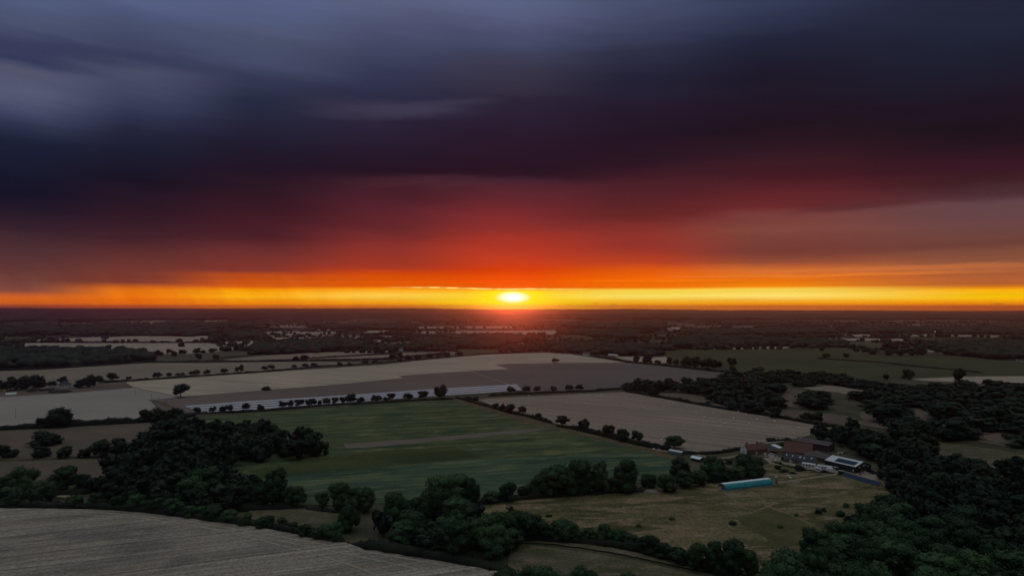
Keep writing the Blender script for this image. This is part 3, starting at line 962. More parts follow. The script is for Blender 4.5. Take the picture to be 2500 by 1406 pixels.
TREES = []     # dicts: p, h, w, st, label, name, group, fixed


def tree(x, y, hpx, wpx, label, name='hedgerow_tree', cat='tree', st='round', group=None, fixed=True, low=0.16):
    p = P(x, y)
    k = px2m(p)
    TREES.append(dict(p=p, h=hpx * k * 1.03, w=wpx * k, st=st, label=label, name=name, cat=cat, group=group, fixed=fixed, low=low))


ORD = ['first', 'second', 'third', 'fourth', 'fifth', 'sixth', 'seventh', 'eighth', 'ninth', 'tenth', 'eleventh', 'twelfth', 'thirteenth',
       'fourteenth', 'fifteenth', 'sixteenth', 'seventeenth', 'eighteenth', 'nineteenth', 'twentieth', 'twenty-first', 'twenty-second', 'twenty-third',
       'twenty-fourth', 'twenty-fifth', 'twenty-sixth', 'twenty-seventh', 'twenty-eighth']


def row(lst, where, group, name='hedgerow_tree', low=0.16, size=True):
    med = sorted(a[2] for a in lst)[len(lst) // 2]
    lst = sorted(lst, key=lambda a: a[0])
    for i, a in enumerate(lst):
        st = a[4] if len(a) > 4 else ('broad' if a[3] > a[2] * 1.25 else 'tall' if a[2] > a[3] * 1.25 else 'round')
        sz = 'tall' if a[2] > med * 1.3 else 'small' if a[2] < med * 0.75 else 'broad' if st == 'broad' else 'slim' if st == 'tall' else 'round'
        tree(a[0], a[1], a[2], a[3], f'{sz} dark tree, {ORD[i]} from left {where}', name, 'tree', st, group, True, low)


row([(275, 929, 20, 27), (315, 928, 10, 15), (385, 923, 15, 23), (412, 920, 11, 13), (434, 918, 8, 12), (446, 918, 9, 10), (467, 916, 11, 14),
     (478, 916, 14, 17), (505, 914, 12, 16), (548, 911, 12, 18), (579, 908, 13, 13), (589, 909, 20, 11), (646, 903, 10, 16), (662, 901, 11, 18),
     (718, 898, 8, 13), (745, 897, 11, 16), (767, 895, 10, 16), (830, 893, 10, 13), (853, 892, 8, 10), (892, 888, 11, 18), (915, 887, 11, 14),
     (975, 883, 8, 13), (997, 880, 14, 16), (1020, 879, 14, 18), (1048, 876, 14, 18), (1071, 876, 13, 14), (1091, 873, 15, 17), (1121, 870, 13, 19)],
    'behind the large pale field', 'trees along the far edge of the large pale field')
row([(722, 881, 13, 15), (743, 880, 14, 21), (959, 876, 17, 20), (976, 873, 14, 17)], 'on the hedge behind the tan strip', 'trees on the thin middle hedge')
row([(481, 1009, 15, 19), (520, 1007, 15, 19), (543, 1006, 16, 17), (559, 1005, 17, 23), (600, 1001, 19, 20), (636, 1003, 17, 16), (689, 995, 17, 17),
     (707, 994, 18, 19), (731, 993, 19, 22), (754, 991, 18, 17), (767, 990, 18, 15), (780, 989, 13, 11), (797, 988, 17, 21), (818, 987, 18, 16),
     (836, 985, 17, 14), (856, 984, 24, 28), (880, 983, 14, 21), (920, 981, 17, 27), (941, 979, 11, 11), (955, 978, 19, 19), (997, 976, 18, 23),
     (1033, 975, 22, 24), (1076, 974, 35, 34)],
    'between the plastic covers and the green field', 'trees along the top of the green field')
row([(1248, 960, 18, 23), (1284, 958, 17, 21), (1312, 957, 16, 17), (1351, 956, 14, 18), (1391, 955, 16, 22), (1415, 954, 16, 21)],
    'along the top edge of the bale field', 'trees along the top of the bale field', low=0.2)
row([(1145, 979, 13, 18), (1161, 981, 14, 14), (1211, 998, 15, 18), (1228, 1003, 18, 16), (1246, 1008, 23, 24), (1275, 1010, 19, 20), (1315, 1022, 14, 16),
     (1373, 1041, 27, 33), (1426, 1052, 30, 31), (1486, 1067, 30, 28), (1522, 1079, 33, 31), (1557, 1080, 30, 27), (1647, 1096, 33, 45)],
    'on the hedge between green and bale fields', 'trees between the green field and the bale field')
tree(441, 970, 34, 38, 'lone tree at the lower corner of the large pale field', 'field_tree', low=0.2)
tree(650, 953, 10, 21, 'small low tree alone on the lower edge of the large pale field', 'field_tree', low=0.02, st='bush')
tree(1357, 886, 12, 19, 'lone round tree where the large pale field meets the bare grey field', 'field_tree', low=0.25)
tree(143, 1043, 50, 56, 'big oak-like tree on the left hedge below the grey field', 'hedgerow_tree', low=0.05)
tree(108, 1043, 24, 38, 'low tree leaning out of the left side of the big hedge tree', 'hedgerow_tree', low=0.02, st='bush')
row([(356, 1030, 32, 36), (392, 1031, 36, 38), (427, 1030, 37, 38)], 'of the clump at the green field corner', 'clump at the corner of the green field', low=0.05)
row([(26, 953, 33, 46), (51, 951, 35, 41), (87, 951, 37, 46), (125, 942, 13, 23), (153, 938, 20, 22), (194, 947, 22, 28), (216, 945, 32, 30), (242, 934, 18, 20),
     (256, 933, 6, 8)], 'round the white farmhouse', 'trees round the white farmhouse', 'garden_tree', 0.06)
row([(356, 836, 4, 8), (386, 869, 15, 22), (412, 864, 13, 14), (424, 871, 16, 14), (447, 865, 13, 20), (481, 863, 15, 18), (527, 857, 6, 9), (558, 855, 12, 13),
     (602, 855, 12, 28)], 'along the hedge right of the far left wood', 'trees right of the far left wood', low=0.08)
row([(123, 836, 13, 18), (437, 836, 11, 15), (538, 838, 17, 22)], 'on the far left hedge between pale fields', 'trees on the far left hedge', low=0.08)
row([(485, 878, 16, 15), (528, 876, 12, 18)], 'on the hedge above the wide tan field', 'trees above the wide tan field', low=0.08)
row([(697, 836, 11, 20), (711, 835, 12, 12), (724, 838, 12, 15), (748, 833, 11, 14), (764, 832, 9, 10), (794, 832, 12, 23)], 'on the far pale fields left of the sun', 'trees on the far pale fields', low=0.08)
row([(1554, 885, 18, 17), (1580, 887, 23, 26), (1606, 888, 10, 15), (1634, 889, 19, 14), (1650, 891, 16, 15), (1675, 895, 26, 28), (1698, 897, 27, 30),
     (1721, 898, 24, 24), (1739, 898, 25, 26), (1755, 898, 18, 18), (1786, 891, 18, 24), (1790, 907, 14, 18), (1729, 906, 10, 15)],
    'along the hedge right of the bare grey field', 'trees above the bare grey field', low=0.05)
tree(1597, 968, 24, 27, 'dark tree at the front of the clump above the bale field', low=0.03)
tree(1629, 941, 19, 14, 'narrow pointed tree on the right of the clump above the bale field', low=0.05, st='tall')
row([(2017, 874, 13, 18), (2066, 873, 12, 13), (2110, 860, 8, 13), (2133, 862, 11, 16), (2172, 869, 14, 20), (2199, 869, 16, 13), (2229, 868, 17, 26),
     (2252, 868, 16, 27)], 'on the long green pasture', 'trees on the long green pasture', 'field_tree', 0.08)
tree(2217, 926, 26, 28, 'round tree at the left tip of the pale wedge field', 'field_tree', low=0.03)
tree(2163, 927, 14, 14, 'small round tree left of the round one by the pale wedge field', 'field_tree', low=0.05)
tree(2344, 934, 36, 30, 'ragged tree in the pale wedge field on the right', 'field_tree', st='tall', low=0.08)
tree(2171, 852, 16, 33, 'broad far tree beyond the long green pasture', 'field_tree', low=0.03, st='broad')
tree(1729, 989, 12, 12, 'small bush-like tree on the hedge right of the bale field', low=0.02)
row([(1892, 1021, 30, 30), (1969, 1029, 24, 30), (1995, 1031, 28, 32), (2080, 1046, 26, 33)], 'on the hedge above the farm', 'trees on the hedge above the farm', low=0.04)
tree(2375, 1142, 25, 38, 'rounded tree in the dry pasture inside the right wood', 'field_tree', low=0.04)
tree(110, 1086, 34, 76, 'oval thicket standing alone in the brown field on the left', 'thicket', 'thicket', 'bush', low=0.0)
row([(8, 1118, 35, 33), (33, 1117, 22, 25), (100, 1117, 34, 38), (159, 1117, 30, 36), (207, 1116, 22, 30), (246, 1115, 42, 46), (292, 1116, 48, 48)],
    'of the belt below the oval thicket', 'tree belt below the oval thicket', 'belt_tree', 0.02)
row([(10, 1200, 46, 50), (58, 1207, 68, 62), (153, 1199, 60, 64), (203, 1199, 44, 34), (102, 1224, 52, 55), (25, 1225, 40, 50)], 'of the left end of the lower belt', 'left end of the lower tree belt', 'belt_tree', 0.03)
row([(40, 1236, 34, 44), (180, 1238, 30, 40), (240, 1236, 36, 44), (290, 1240, 34, 40), (335, 1244, 40, 46), (380, 1250, 36, 42), (425, 1256, 40, 48), (470, 1262, 32, 40),
     (520, 1268, 36, 44), (560, 1274, 30, 40), (600, 1282, 30, 38), (640, 1288, 26, 36), (745, 1308, 30, 36), (780, 1314, 34, 40), (812, 1318, 44, 48)],
    'right behind the near stubble field', 'trees right behind the near stubble field', 'belt_tree', 0.0)
row([(675, 1236, 93, 60), (722, 1236, 52, 50), (640, 1236, 62, 54), (590, 1232, 56, 60), (786, 1237, 38, 34), (830, 1247, 68, 50), (866, 1245, 58, 46), (893, 1250, 60, 44)],
    'of the belt below the green field', 'belt below the green field', 'belt_tree', 0.03)
row([(1094, 1236, 80, 104, 'round'), (1150, 1236, 68, 42), (1240, 1224, 52, 44), (1200, 1226, 26, 40), (1283, 1213, 34, 40)], 'of the tall group under the green field', 'tall trees under the green field', 'belt_tree', 0.03)
row([(1318, 1212, 56, 50), (1353, 1210, 78, 72), (1390, 1208, 66, 50), (1419, 1207, 83, 66), (1466, 1205, 80, 42), (1498, 1201, 40, 44), (1529, 1201, 80, 60), (1583, 1190, 34, 44)],
    'of the belt above the rough pasture', 'belt above the rough pasture', 'belt_tree', 0.03)
row([(1629, 1201, 46, 54), (1660, 1168, 50, 50), (1675, 1190, 42, 52), (1708, 1188, 40, 40), (1739, 1175, 62, 56), (1768, 1176, 36, 40), (1826, 1165, 56, 72), (1800, 1172, 34, 40),
     (1950, 1150, 16, 22)],
    'of the trees in front of the farmhouse', 'trees in front of the farmhouse', 'garden_tree', 0.03)
row([(1253, 1314, 68, 66), (1301, 1317, 72, 78), (1345, 1316, 40, 46), (1378, 1319, 52, 62), (1408, 1321, 30, 40), (1440, 1322, 34, 40), (1478, 1326, 50, 42), (1514, 1328, 36, 40),
     (1542, 1334, 32, 40), (1585, 1350, 50, 54), (1624, 1362, 42, 48), (1660, 1376, 38, 50), (1700, 1392, 66, 44), (1744, 1396, 76, 48), (1790, 1402, 82, 66), (1829, 1406, 64, 44)],
    'of the belt under the rough pasture', 'belt under the rough pasture', 'belt_tree', 0.02)
row([(1240, 1452, 62, 70), (1290, 1455, 66, 60), (1332, 1452, 72, 70), (1385, 1456, 50, 60), (1425, 1458, 72, 70), (1470, 1466, 66, 60), (1520, 1462, 62, 70), (1570, 1474, 68, 66),
     (1620, 1490, 70, 60)],
    'cut by the photo\'s bottom edge', 'trees on the bottom edge', 'belt_tree', 0.02)


# ---- woods: areas on the ground filled with trees
def inside(p, poly):
    c = False
    n = len(poly)
    for i in range(n):
        a, b = poly[i], poly[(i + 1) % n]
        if (a[1] > p[1]) != (b[1] > p[1]) and p[0] < (b[0] - a[0]) * (p[1] - a[1]) / (b[1] - a[1]) + a[0]:
            c = not c
    return c


def wood(pts, spacing, h, where, group, seed, ratio=1.15, st=('round', 'broad', 'round', 'tall'), name='woodland_tree', fixed=False):
    r = random.Random(seed)
    w = [P(x, y) for x, y in pts]
    xs = [p.x for p in w]
    ys = [p.y for p in w]
    j = 0
    y = min(ys)
    while y < max(ys):
        x = min(xs) + (spacing * 0.5 if j % 2 else 0)
        while x < max(xs):
            q = (x + r.uniform(-.38, .38) * spacing, y + r.uniform(-.38, .38) * spacing)
            if inside(q, w) and not any(inside(q, g_) for g_ in GAPS):
                wd = spacing * ratio * r.uniform(0.8, 1.3)
                hh = h * r.uniform(0.60, 1.28)
                if r.random() < 0.15:
                    x += spacing
                    continue
                TREES.append(dict(p=Vector((q[0], q[1], 0)), h=hh, w=wd, st=r.choice(st), label=where, name=name, cat='tree', group=group, fixed=fixed, low=0.04, rowj=j))
            x += spacing
        y += spacing * 0.87
        j += 1


wood([(300, 1150), (330, 1105), (380, 1062), (430, 1056), (500, 1060), (640, 1060), (770, 1085), (795, 1112), (700, 1126), (640, 1132), (560, 1142), (400, 1156)],
     12.5, 13.0, 'the wood jutting into the green field', 'trees of the wood left of the green field', 11)
wood([(215, 1185), (300, 1155), (420, 1162), (560, 1172), (600, 1190), (640, 1225), (560, 1250), (450, 1252), (340, 1238), (230, 1228)],
     11.0, 12.0, 'the lower left tree belt', 'trees of the lower left belt', 12)
wood([(830, 1312), (850, 1290), (920, 1284), (1000, 1278), (1080, 1268), (1130, 1262), (1200, 1272), (1262, 1300), (1262, 1388), (1200, 1378), (1000, 1343), (900, 1328)],
     10.0, 13.5, 'the wood by the near stubble field', 'trees of the wood beside the near stubble field', 13)
wood([(1850, 1440), (1900, 1400), (1960, 1370), (2010, 1340), (2110, 1290), (2200, 1245), (2300, 1222), (2540, 1205), (2640, 1500), (1860, 1500)],
     9.8, 11.5, 'the lower right wood', 'trees of the lower right wood', 14, ratio=1.2)
wood([(2085, 1098), (2150, 1088), (2225, 1092), (2300, 1118), (2340, 1156), (2420, 1170), (2520, 1172), (2520, 1205), (2300, 1222), (2210, 1236), (2188, 1215), (2175, 1185), (2160, 1155), (2120, 1125)],
     12.0, 13.0, 'the wood right of the black barn', 'trees of the wood beside the barn', 15)
wood([(1975, 1077), (2030, 1070), (2120, 1074), (2150, 1084), (2100, 1094), (2060, 1088), (2030, 1084)],
     11.0, 10.5, 'the clump behind the red shed', 'trees behind the long red shed', 16)
wood([(2100, 966), (2200, 976), (2260, 954), (2350, 954), (2440, 958), (2540, 958), (2540, 1118), (2440, 1098), (2359, 1086), (2231, 1080), (2180, 1062), (2110, 1038), (2085, 1000)],
     22.0, 13.5, 'the broad wood on the right', 'trees of the broad wood on the right', 17, ratio=1.18)
wood([(1860, 950), (1980, 966), (2090, 980), (2095, 992), (2060, 1006), (1960, 998), (1898, 994), (1862, 1004)],
     23.0, 10.5, 'the small wood behind the bale field', 'trees of the small wood behind the bale field', 18)
wood([(1860, 916), (2020, 919), (2110, 941), (2235, 951), (2225, 962), (2110, 952), (2026, 940), (1950, 945), (1860, 934)],
     15.0, 8.5, 'the belt below the long pasture', 'trees of the long belt below the pasture', 19)
wood([(1770, 926), (1862, 914), (1866, 1012), (1830, 1010), (1748, 995), (1740, 980), (1778, 964)],
     21.0, 12.0, 'the wood at the bale field corner', 'trees right of the bale field corner', 20)
wood([(1640, 946), (1770, 941), (1778, 966), (1722, 969), (1650, 956)], 17.0, 13.0, 'the copse above the bale field', 'trees of the copse above the bale field', 21)
wood([(1516, 950), (1640, 945), (1640, 960), (1540, 957)], 15.0, 13.0, 'the left clump above the bales', 'trees of the left clump above the bale field', 22)

# distant woods: always part of the mass
FAR = 'far'
for pts, sp, h, sd_ in [
    ([(-60, 862), (60, 862), (200, 863), (330, 864), (372, 872), (358, 884), (200, 896), (-60, 905)], 19, 16, 31),
    ([(610, 866), (620, 846), (700, 844), (800, 834), (875, 838), (905, 850), (1000, 853), (910, 853), (700, 865)], 20, 15, 32),
    ([(150, 798), (360, 796), (530, 806), (530, 822), (330, 820), (180, 819)], 34, 17, 33),
    ([(555, 818), (640, 816), (640, 830), (560, 830)], 26, 16, 34),
    ([(1340, 846), (1400, 842), (1560, 850), (1640, 862), (1600, 870), (1500, 868), (1360, 858)], 22, 14, 35),
    ([(1020, 838), (1200, 836), (1240, 850), (1100, 853), (1020, 850)], 26, 15, 36),
    ([(1020, 822), (1240, 820), (1340, 838), (1230, 840), (1040, 832)], 34, 15, 37),
    ([(1620, 852), (1660, 832), (1720, 825), (1860, 829), (1950, 836), (1950, 846), (1750, 848)], 24, 15, 38),
    ([(1860, 832), (2000, 836), (2060, 841), (2060, 848), (1940, 848)], 24, 13, 39),
    ([(2295, 850), (2300, 866), (2440, 878), (2560, 884), (2560, 850), (2490, 844), (2400, 836), (2300, 838)], 22, 15, 40),
    ([(1660, 812), (1900, 806), (2060, 812), (1940, 820), (1700, 822)], 38, 16, 41),
    ([(2280, 803), (2520, 806), (2540, 818), (2270, 814), (2060, 814), (2080, 806)], 42, 16, 42),
    ([(380, 790), (640, 792), (640, 802), (400, 800)], 50, 18, 43),
    ([(1380, 812), (1540, 808), (1560, 826), (1480, 828)], 36, 15, 44),
    ([(-60, 800), (130, 800), (150, 818), (-60, 820)], 42, 17, 45),
    ([(1380, 796), (1600, 790), (1610, 806), (1400, 802)], 55, 18, 46),
    ([(750, 796), (1000, 790), (1000, 806), (960, 806), (760, 800)], 55, 15, 47),
    ([(-60, 776), (1100, 770), (1100, 776), (-60, 786)], 130, 20, 48),
    ([(1400, 772), (2560, 768), (2560, 782), (1400, 780)], 130, 20, 49),
    ([(-80, 952), (0, 948), (8, 955), (-80, 960)], 12, 12, 50),
]:
    wood(pts, sp, h, FAR, None, sd_, ratio=1.25, name=FAR)
rr = random.Random(99)
for _ in range(1500):                      # loose trees and copses of the far plain
    y = 764 + (862 - 764) * rr.random() ** 1.1
    x = rr.uniform(-80, 2580)
    p = P(x, y)
    if any(inside((x, y), f[0]) for f in FIELDS) and rr.random() < 0.9:
        continue
    n = rr.choice((1, 1, 2, 4, 7))
    dx = rr.uniform(-1, 1)
    for k in range(n):
        q = Vector((p.x + (k - n / 2) * 16 + rr.uniform(-4, 4), p.y + (k - n / 2) * 16 * dx, 0))
        TREES.append(dict(p=q, h=rr.uniform(7, 14), w=rr.uniform(9, 18), st='round', label=FAR, name=FAR, cat='tree', group=None, fixed=False, low=0.05))
# trees along the edges of the far fields
for pts, w in FIELDS:
    for i in range(len(w)):
        a, b = w[i], w[(i + 1) % len(w)]
        m_ = (a + b) / 2
        if m_.y < 1500 or m_.y > 5200:
            continue
        L = (b - a).length
        d = 0
        while d < L:
            if rr.random() < 0.75:
                q = a.lerp(b, d / L)
                TREES.append(dict(p=Vector((q.x + rr.uniform(-6, 6), q.y + rr.uniform(-6, 6), 0)), h=rr.uniform(4, 12), w=rr.uniform(8, 17), st='round', label=FAR, name=FAR, cat='tree', group=None, fixed=False, low=0.02))
            d += rr.choice((10, 14, 22, 50, 80))

NTREE = 296
fixed = [t for t in TREES if t['fixed']]
pool = [t for t in TREES if not t['fixed'] and t['name'] != FAR]


def seen(t):
    p = t['p']
    x = 1250 + 1667 * p.x / max(1, p.y)
    y = 748 + 1667 * (CAM_H - t['h']) / max(1, p.y)
    return -30 < x < 2530 and y < 1400


pool = [t for t in pool if seen(t)]
pool.sort(key=lambda t: -(t['h'] * t['w']) ** 0.5 / t['p'].length)
nfix = sum(1 for t in fixed if t['cat'] == 'tree')
singles = fixed + pool[:max(0, NTREE - nfix)]
mass = pool[max(0, NTREE - nfix):] + [t for t in TREES if t['name'] == FAR]
byg = {}
for t in singles:
    if 'rowj' in t:
        byg.setdefault(t['group'], []).append(t)
for g_, ts in byg.items():
    rows_ = sorted({t['rowj'] for t in ts})
    hm = sorted(t['h'] * t['w'] for t in ts)[len(ts) // 2]
    for k, j in enumerate(rows_):
        rw = sorted([t for t in ts if t['rowj'] == j], key=lambda t: t['p'].x / t['p'].y)
        for i, t in enumerate(rw):
            sz = 'large' if t['h'] * t['w'] > hm * 1.25 else 'small' if t['h'] * t['w'] < hm * 0.78 else 'rounded'
            t['label'] = f"{sz} crown in {t['label']}, {ORD[k]} row back, {ORD[i]} from left"
rt = random.Random(5)
for t in singles:
    dist = t['p'].length
    near = dist < 520
    st = t['st']
    me = rt.choice((NEARP if near else MIDP)[st])
    o = empty(t['name'], t['p'], rt.uniform(0, 6.28), label=t['label'], cat=t['cat'], group=t['group'])
    low = t['low'] * t['h']
    c = link_mesh('crown', me, o)
    c.location = (0, 0, low)
    c.scale = (t['w'] * rt.uniform(.94, 1.06), t['w'] * rt.uniform(.94, 1.06), t['h'] - low)
    if not (st == 'bush' and t['low'] < 0.01):
        k = link_mesh('trunk', rt.choice(TRUNKS), o)
        k.scale = (t['h'] * 0.9, t['h'] * 0.9, t['h'] * 0.9)

# everything else: one mass of trees
Vs, Ts, Qs = [], [], []
n = 0
blob_v, blob_f = ICO[1]
rs = np.random.RandomState(8)
for t in mass:
    p = t['p']
    a = rs.uniform(0, 6.28)
    if p.length < 1300:
        V, T, Q = LOWA[rs.randint(len(LOWA))]
        V = V.copy()
        low = t['low'] * t['h']
    else:
        V = blob_v * (1 + 0.28 * rs.uniform(-1, 1, (len(blob_v), 1))) * 0.5
        V[:, 2] = V[:, 2] + 0.42
        T, Q = blob_f, np.zeros((0, 4), int)
        low = 0.0
    c_, s_ = math.cos(a), math.sin(a)
    W = np.empty_like(V)
    W[:, 0] = (V[:, 0] * c_ - V[:, 1] * s_) * t['w'] + p.x
    W[:, 1] = (V[:, 0] * s_ + V[:, 1] * c_) * t['w'] + p.y
    W[:, 2] = np.maximum(V[:, 2] * (t['h'] - low) + low, -0.3)
    Vs.append(W)
    Ts.append(T + n)
    Qs.append(Q + n)
    n += len(W)
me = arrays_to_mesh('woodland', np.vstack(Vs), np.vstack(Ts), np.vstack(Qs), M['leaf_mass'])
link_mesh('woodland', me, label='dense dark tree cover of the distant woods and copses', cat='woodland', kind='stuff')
print('trees', len(singles), 'mass', len(mass), 'mass faces', len(me.polygons))

# ------------------------------------------------------------------ hedges


def hedge_arrays(w, height, width, rs, leaf):
    """rough bank of foliage along world points"""
    pts = []
    for a, b in zip(w[:-1], w[1:]):
        L = (b - a).length
        k = max(1, int(L / max(1.6, width * 0.7)))
        for j in range(k):
            pts.append(a.lerp(b, j / k))
    pts.append(w[-1])
    n = len(pts)
    sm = np.convolve(rs.rand(n + 8), np.ones(5) / 5, 'valid')[:n]
    V = []
    for i, p in enumerate(pts):
        a = pts[max(0, i - 1)]
        b = pts[min(n - 1, i + 1)]
        d = (b - a).normalized()
        nr = Vector((-d.y, d.x, 0))
        tp = min(1.0, 0.12 + 0.45 * min(i, n - 1 - i))
        h = height * (0.55 + 0.85 * sm[i]) * rs.uniform(0.8, 1.2) * tp
        hw = width * 0.5 * rs.uniform(0.75, 1.25) * tp
        for u, v in ((-1, -0.05), (-0.95, 0.45), (-0.6, 0.86), (0, 1.0), (0.6, 0.86), (0.95, 0.45), (1, -0.05)):
            q = p + nr * (u * hw * rs.uniform(.85, 1.15))
            V.append((q.x, q.y, v * h * (rs.uniform(.9, 1.1) if v > 0 else 1)))
    Q = []
    for i in range(n - 1):
        for k in range(6):
            a = i * 7 + k
            Q.append((a, a + 7, a + 8, a + 1))
    V = np.array(V)
    # leaf clumps
    m = int(n * 16)
    if leaf > 0:
        i = rs.randint(0, len(V), m)
        i = i[V[i, 2] > 0.2]
        m = len(i)
        pc = V[i] + rs.normal(size=(m, 3)) * 0.22
        a = rs.normal(size=(m, 3))
        a /= np.linalg.norm(a, axis=1)[:, None]
        b = np.cross(a, rs.normal(size=(m, 3)))
        b /= np.linalg.norm(b, axis=1)[:, None]
        s = leaf * rs.uniform(.5, 1.3, (m, 1))
        q = np.stack([pc - a * s, pc - b * s, pc + a * s, pc + b * s], 1).reshape(-1, 3)
        k = np.arange(m)[:, None] * 4 + len(V) + np.array([[0, 1, 2, 3]])
        Q = np.vstack([np.array(Q), k])
        V = np.vstack([V, q])
    caps = []
    return V, np.array(Q)


def hedge(pts, height, width, label, group=None, seed=1):
    rs_ = np.random.RandomState(seed)
    w = [P(x, y) for x, y in pts]
    V, Q = hedge_arrays(w, height, width, rs_, 0.42 if w[0].y < 900 else 0.6)
    me = arrays_to_mesh('hedge', V, np.zeros((0, 3), int), Q, M['hedge'])
    return link_mesh('hedge', me, label=label, cat='hedge', group=group)


HG = 'hedges between the fields'
HEDGES = [
    ([(240, 936), (333, 930), (500, 918), (640, 908.5), (797, 894.5), (927, 888), (1100, 872), (1183, 864.5), (1260, 862)], 2.6, 4, 'long hedge along the far edge of the large pale field'),
    ([(620, 882), (760, 880.5), (940, 877), (1040, 868), (1090, 862)], 3.0, 5, 'thin dark hedge above the tan strip'),
    ([(756, 876), (860, 869.5), (950, 864.5)], 3.0, 5, 'short hedge between the two thin tan fields'),
    ([(540, 884), (640, 882.6), (700, 881.5)], 2.6, 5, 'short hedge at the left of the thin tan field'),
    ([(-40, 837), (128, 836), (333, 836.5), (500, 837)], 4, 8, 'far hedge between the two pale fields on the left'),
    ([(-60, 906), (100, 902), (358, 885.5), (500, 885), (640, 883.6)], 3.6, 6, 'hedge above the wide tan field'),
    ([(-60, 1052), (0, 1049), (60, 1046), (150, 1041), (250, 1036), (340, 1031), (430, 1026), (480, 1012)], 4.2, 6, 'thick dark hedge below the grey field on the left'),
    ([(448, 1013), (640, 1004), (760, 994), (900, 985), (1000, 979), (1110, 974)], 2.0, 3.4, 'hedge along the top of the green field'),
    ([(1112, 972), (1150, 982), (1210, 999), (1250, 1009), (1290, 1017), (1350, 1034)], 2.6, 3.2, 'upper stretch of hedge between green and bale fields'),
    ([(1355, 1041), (1400, 1048), (1470, 1064), (1540, 1082), (1600, 1094), (1650, 1102)], 3.4, 3.8, 'lower stretch of hedge between green and bale fields'),
    ([(1190, 967), (1240, 964), (1350, 959), (1440, 956), (1520, 950)], 2.6, 3.6, 'hedge along the top of the bale field'),
    ([(1525, 957), (1586, 966), (1680, 983), (1752, 997), (1840, 1009), (1900, 1020), (2020, 1042), (2110, 1054)], 3.0, 4.0, 'long hedge down the right side of the bale field'),
    ([(1450, 870), (1530, 884), (1600, 891), (1700, 902), (1820, 915)], 3.2, 5, 'hedge right of the bare grey field'),
    ([(1993, 876), (2060, 880), (2150, 886), (2250, 897), (2330, 904), (2400, 912)], 2.2, 3.4, 'thin dark hedge slanting across the long green pasture'),
    ([(2420, 938), (2470, 939.5), (2520, 943)], 3.2, 5, 'short hedge at the right edge below the pale wedge'),
    ([(1870, 1080), (1900, 1077), (1935, 1074)], 1.6, 2.5, 'low hedge on the bale field side of the farmyard'),
    ([(1650, 1103), (1700, 1110), (1760, 1106), (1812, 1097), (1870, 1086)], 2.2, 2.8, 'hedge between the tin sheds and the bale field'),
    ([(620, 1284), (680, 1293), (740, 1306), (800, 1318), (850, 1326)], 2.6, 3.4, 'ragged hedge along the near stubble field'),
    ([(-60, 1239), (60, 1238), (160, 1239), (300, 1244), (400, 1254), (520, 1270), (620, 1283)], 2.8, 5.0, 'dark hedge bounding the near stubble field on the left'),
    ([(852, 1328), (930, 1341), (1004, 1354), (1090, 1368), (1180, 1382), (1265, 1396)], 3.4, 6.0, 'thick dark hedge at the foot of the wood beside the near stubble field'),
    ([(330, 1234), (420, 1240), (520, 1246), (620, 1243), (740, 1240)], 3.0, 6.0, 'dense low hedge inside the lower left tree belt'),
    ([(-60, 1216), (60, 1214), (180, 1206), (260, 1198)], 3.0, 6.0, 'dense low hedge at the left end of the lower belt'),
    ([(740, 1242), (800, 1250), (870, 1258)], 1.6, 3.0, 'low hedge above the small rough paddock'),
    ([(1150, 1232), (1250, 1222), (1350, 1213), (1480, 1205), (1600, 1198)], 2.6, 4.0, 'hedge under the belt above the rough pasture'),
    ([(1250, 1316), (1330, 1320), (1440, 1327), (1540, 1343), (1640, 1368), (1760, 1402), (1850, 1420)], 2.6, 4.4, 'hedge under the belt below the rough pasture'),
    ([(1880, 1127), (1925, 1141), (1960, 1148)], 1.4, 2.2, 'low scrubby hedge in front of the stone barn'),
]
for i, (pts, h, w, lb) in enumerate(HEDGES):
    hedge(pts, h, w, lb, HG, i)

# ---- scrub on the pasture
row_b = [(1998, 1255, 14, 16), (2012, 1250, 10, 12), (1905, 1290, 8, 14), (2052, 1262, 14, 20), (1945, 1262, 8, 10), (2066, 1240, 12, 14), (2100, 1246, 18, 24),
         (1560, 1288, 8, 14), (1790, 1282, 10, 20), (1640, 1270, 7, 16), (1340, 1262, 7, 16), (656, 1276, 18, 28), (690, 1284, 20, 26), (715, 1290, 16, 24), (490, 1258, 22, 26)]
BUSHL = ['small dark bush left of a pair on the rough pasture below the solar panels', 'smaller bush of the pair on the rough pasture below the solar panels',
         'low bush on the worn path across the rough pasture', 'rounded bush near the wood edge of the rough pasture', 'tiny bush in the middle of the right pasture',
         'small bush near the right end of the rough pasture', 'largest bush at the edge of the lower right wood', 'small bush on the middle of the rough pasture',
         'wide low bush on the pasture above the lower belt', 'flat bush on the left half of the rough pasture', 'low bush at the left end of the rough pasture',
         'left bush of three by the small rough paddock', 'middle bush of three by the small rough paddock', 'right bush of three by the small rough paddock',
         'pale bush by the near stubble field edge']
for (x, y, h, w), lb in zip(row_b, BUSHL):
    p = P(x, y)
    k = px2m(p)
    o = link_mesh('bush', rt.choice(NEARP['bush']), loc=p, label=lb, cat='bush', group='bushes on rough ground')
    o.scale = (w * k, w * k, h * k * 1.1)
    o.rotation_euler[2] = rt.uniform(0, 6)

